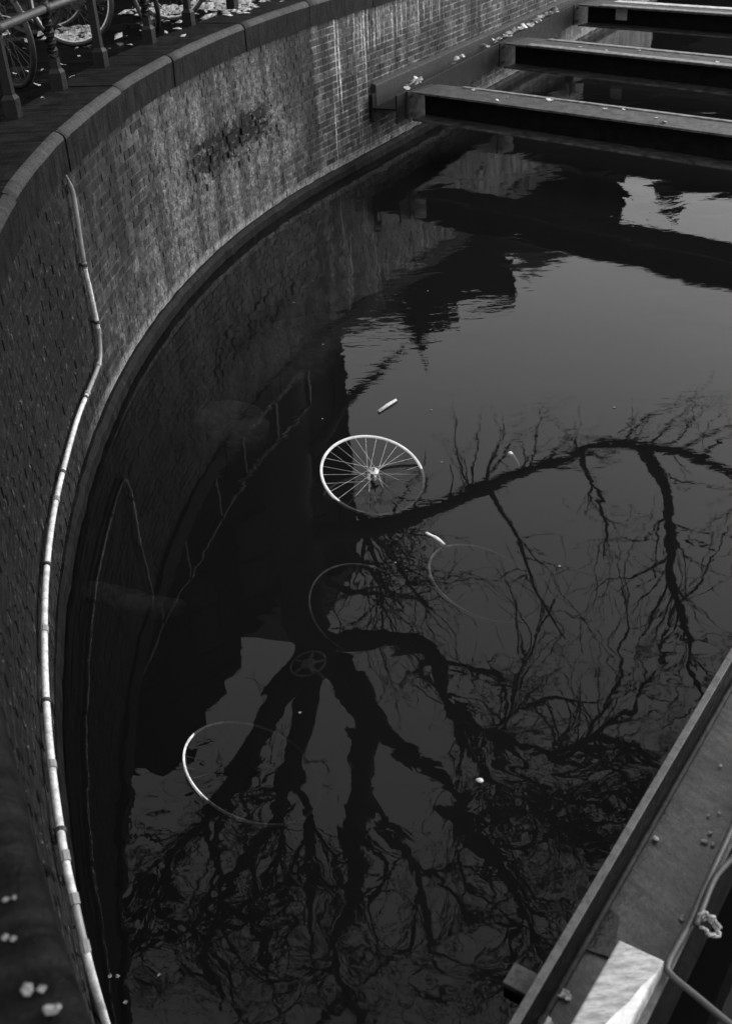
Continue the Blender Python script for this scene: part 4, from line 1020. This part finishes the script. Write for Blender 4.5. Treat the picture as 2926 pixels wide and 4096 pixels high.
# ================================================================== HOUSES (seen in the water)
def house(label, c, facing, w, depth, h, roof, mat, floors=4, cols=3, finial=False):
    """front face centre c (x,y); facing = unit normal of the front"""
    N = Vector((facing[0], facing[1], 0)).normalized(); T = Vector((-N.y, N.x, 0)); c = Vector((c[0], c[1], 1.79))
    root = empty('canal_house', c, label, 'house', 'canal houses mirrored in the water'); o0 = Vector(root.location)
    m = MB(); m.box(c - N * depth / 2 + Vector((0, 0, h / 2)), (w, depth, h), T, N); m.shift(o0); m.build('wall', mat, root)
    rh = roof[1]
    m = MB()
    if roof[0] == 'pitched':
        pr = [(-w / 2 - 0.1, 0), (w / 2 + 0.1, 0), (0.0, rh)]
    elif roof[0] == 'mansard':
        pr = [(-w / 2 - 0.1, 0), (w / 2 + 0.1, 0), (w * 0.30, rh), (-w * 0.30, rh)]
    elif roof[0] == 'step':
        pr = [(-w / 2, 0), (w / 2, 0), (w / 2, rh * .2), (w * .38, rh * .2), (w * .38, rh * .45), (w * .26, rh * .45), (w * .26, rh * .7), (w * .13, rh * .7), (w * .13, rh), (-w * .13, rh), (-w * .13, rh * .7), (-w * .26, rh * .7), (-w * .26, rh * .45), (-w * .38, rh * .45), (-w * .38, rh * .2), (-w / 2, rh * .2)]
    elif roof[0] == 'shed':
        pr = [(-w / 2, 0), (w / 2, 0), (w / 2, rh), (-w / 2, rh * 0.15)]
    k = len(pr)
    for dd in ((0.05, 0.0) if roof[0] == 'step' else (0.08,)) [:1]:
        for y in (dd, -depth if roof[0] != 'step' else -0.4):
            m.v += [tuple(c + T * a + N * y + Vector((0, 0, h + b2 + 0.002))) for a, b2 in pr]
    m.f.append(tuple(range(k))); m.f.append(tuple(range(2 * k - 1, k - 1, -1)))
    for i in range(k): i2 = (i + 1) % k; m.f.append((i2, i, k + i, k + i2))
    m.shift(o0); ro = m.build('gable' if roof[0] == 'step' else 'roof', mat if roof[0] == 'step' else MROOF, root)
    if finial:
        m = MB(); m.lathe(c + Vector((0, 0, h + rh)) - N * 0.2, [(0.35, 0), (0.30, 0.3), (0.12, 0.5), (0.28, 0.8), (0.28, 1.0), (0.05, 1.3), (0.03, 2.0)], 8); m.shift(o0); m.build('finial', mat, ro, smooth=True)
    m = MB(); m.box(c - N * depth * 0.45 + T * w * 0.33 + Vector((0, 0, h + rh * 0.7)), (0.5, 0.7, rh * 0.9 + 0.8), T, N); m.shift(o0); m.build('chimney', mat, root)
    fh = h / floors; ww = w / cols
    for f in range(floors):
        for q in range(cols):
            cc = c + T * (-w / 2 + ww * (q + 0.5)) + Vector((0, 0, fh * (f + 0.52)))
            wd, hh = ww * 0.56, fh * 0.62
            if f == 0 and q == cols // 2:
                m = MB(); m.box(cc + Vector((0, 0, -fh * 0.52 + 1.15)) + N * 0.02, (1.0, 0.08, 2.3), T, N); m.shift(o0); m.build('door', MROOF, root); continue
            m = MB()
            m.box(cc + T * (-wd / 2) + N * 0.03, (0.09, 0.1, hh), T, N); m.box(cc + T * (wd / 2) + N * 0.03, (0.09, 0.1, hh), T, N)
            m.box(cc + Vector((0, 0, hh / 2)) + N * 0.031, (wd + .09, 0.1, 0.09), T, N); m.box(cc - Vector((0, 0, hh / 2)) + N * 0.045, (wd + .2, 0.14, 0.09), T, N); m.box(cc + N * 0.029, (wd, 0.07, 0.06), T, N)
            m.shift(o0); fo = m.build('window', MSASH, root)
            m = MB(); m.box(cc + N * 0.012, (wd - 0.09, 0.02, hh - 0.09), T, N); m.shift(o0); m.build('pane', MPANE, fo)
    return root
# row on the left quay
P0 = Vector((-0.3, 21.5)); P1 = Vector((-11.2, 11.5)); dv = (P1 - P0).normalized(); fn = Vector((-dv.y, dv.x))
if fn.dot(Vector((0, 0)) - P0) < 0: fn = -fn
def at_(d): q = P0 + dv * d; return (q.x, q.y)
house('dark brick house at the right end of the left row with a pitched roof', at_(1.9), fn, 3.9, 9, 10.1, ('pitched', 1.6), MHOUSE, 3, 2)
house('dark brick house second in the left row, with a step gable', at_(5.9), fn, 4.2, 9, 10.9, ('step', 1.6), MHOUSE, 3, 3)
house('tall grey rendered house third in the left row', at_(10.4), fn, 4.6, 9, 10.4, ('mansard', 1.6), MHOUSE2, 4, 3)
house('dark brick house at the near end of the left row', at_(15.3), fn, 5.0, 9, 9.4, ('pitched', 2.2), MHOUSE, 3, 3)
# far row across the water
def far(az, D=60): return (D * sin(radians(az)), D * cos(radians(az)))
def fz(el, D=60): return D * tan_(el) - 3.2 - 1.79
house('far grey house with a steep mansard roof beside the step gable', far(0.9), (0, -1), 4.2, 8, fz(21.9), ('mansard', 1.2), MHOUSE2, 5, 2)
house('far dark house crowned by a step gable and finial', far(3.9), (-0.07, -1), 4.2, 9, fz(22.2), ('step', 1.7), MHOUSE, 6, 3, finial=True)
house('far dark house with a low roof right of the step gable', far(7.0), (-0.1, -1), 4.2, 9, fz(21.6), ('shed', 0.6), MHOUSE, 5, 2)
house('far house with a pitched roof in the middle of the row', far(10.0), (-0.15, -1), 4.4, 9, fz(19.2), ('pitched', 1.4), MHOUSE2, 5, 2)
house('far low dark house at the right end of the tall row', far(12.7), (-0.2, -1), 4.0, 9, fz(17.8), ('pitched', 0.9), MHOUSE, 4, 2)
house('far long low building behind the bridge opening', far(19.0), (-0.3, -1), 11.0, 9, fz(13.6), ('mansard', 1.2), MHOUSE2, 3, 7)
house('far narrow house standing taller than the low building', far(16.8, 64), (-0.3, -1), 1.5, 4, fz(16.4, 64), ('pitched', 1.2), MHOUSE, 4, 1)
house('far long warehouse closing the gaps behind the gabled houses', far(6.6, 72), (-0.1, -1), 19.0, 6, fz(16.0, 72), ('pitched', 1.5), MHOUSE, 4, 8)
print('twigs', ntw[0], 'bricks', len(specs))
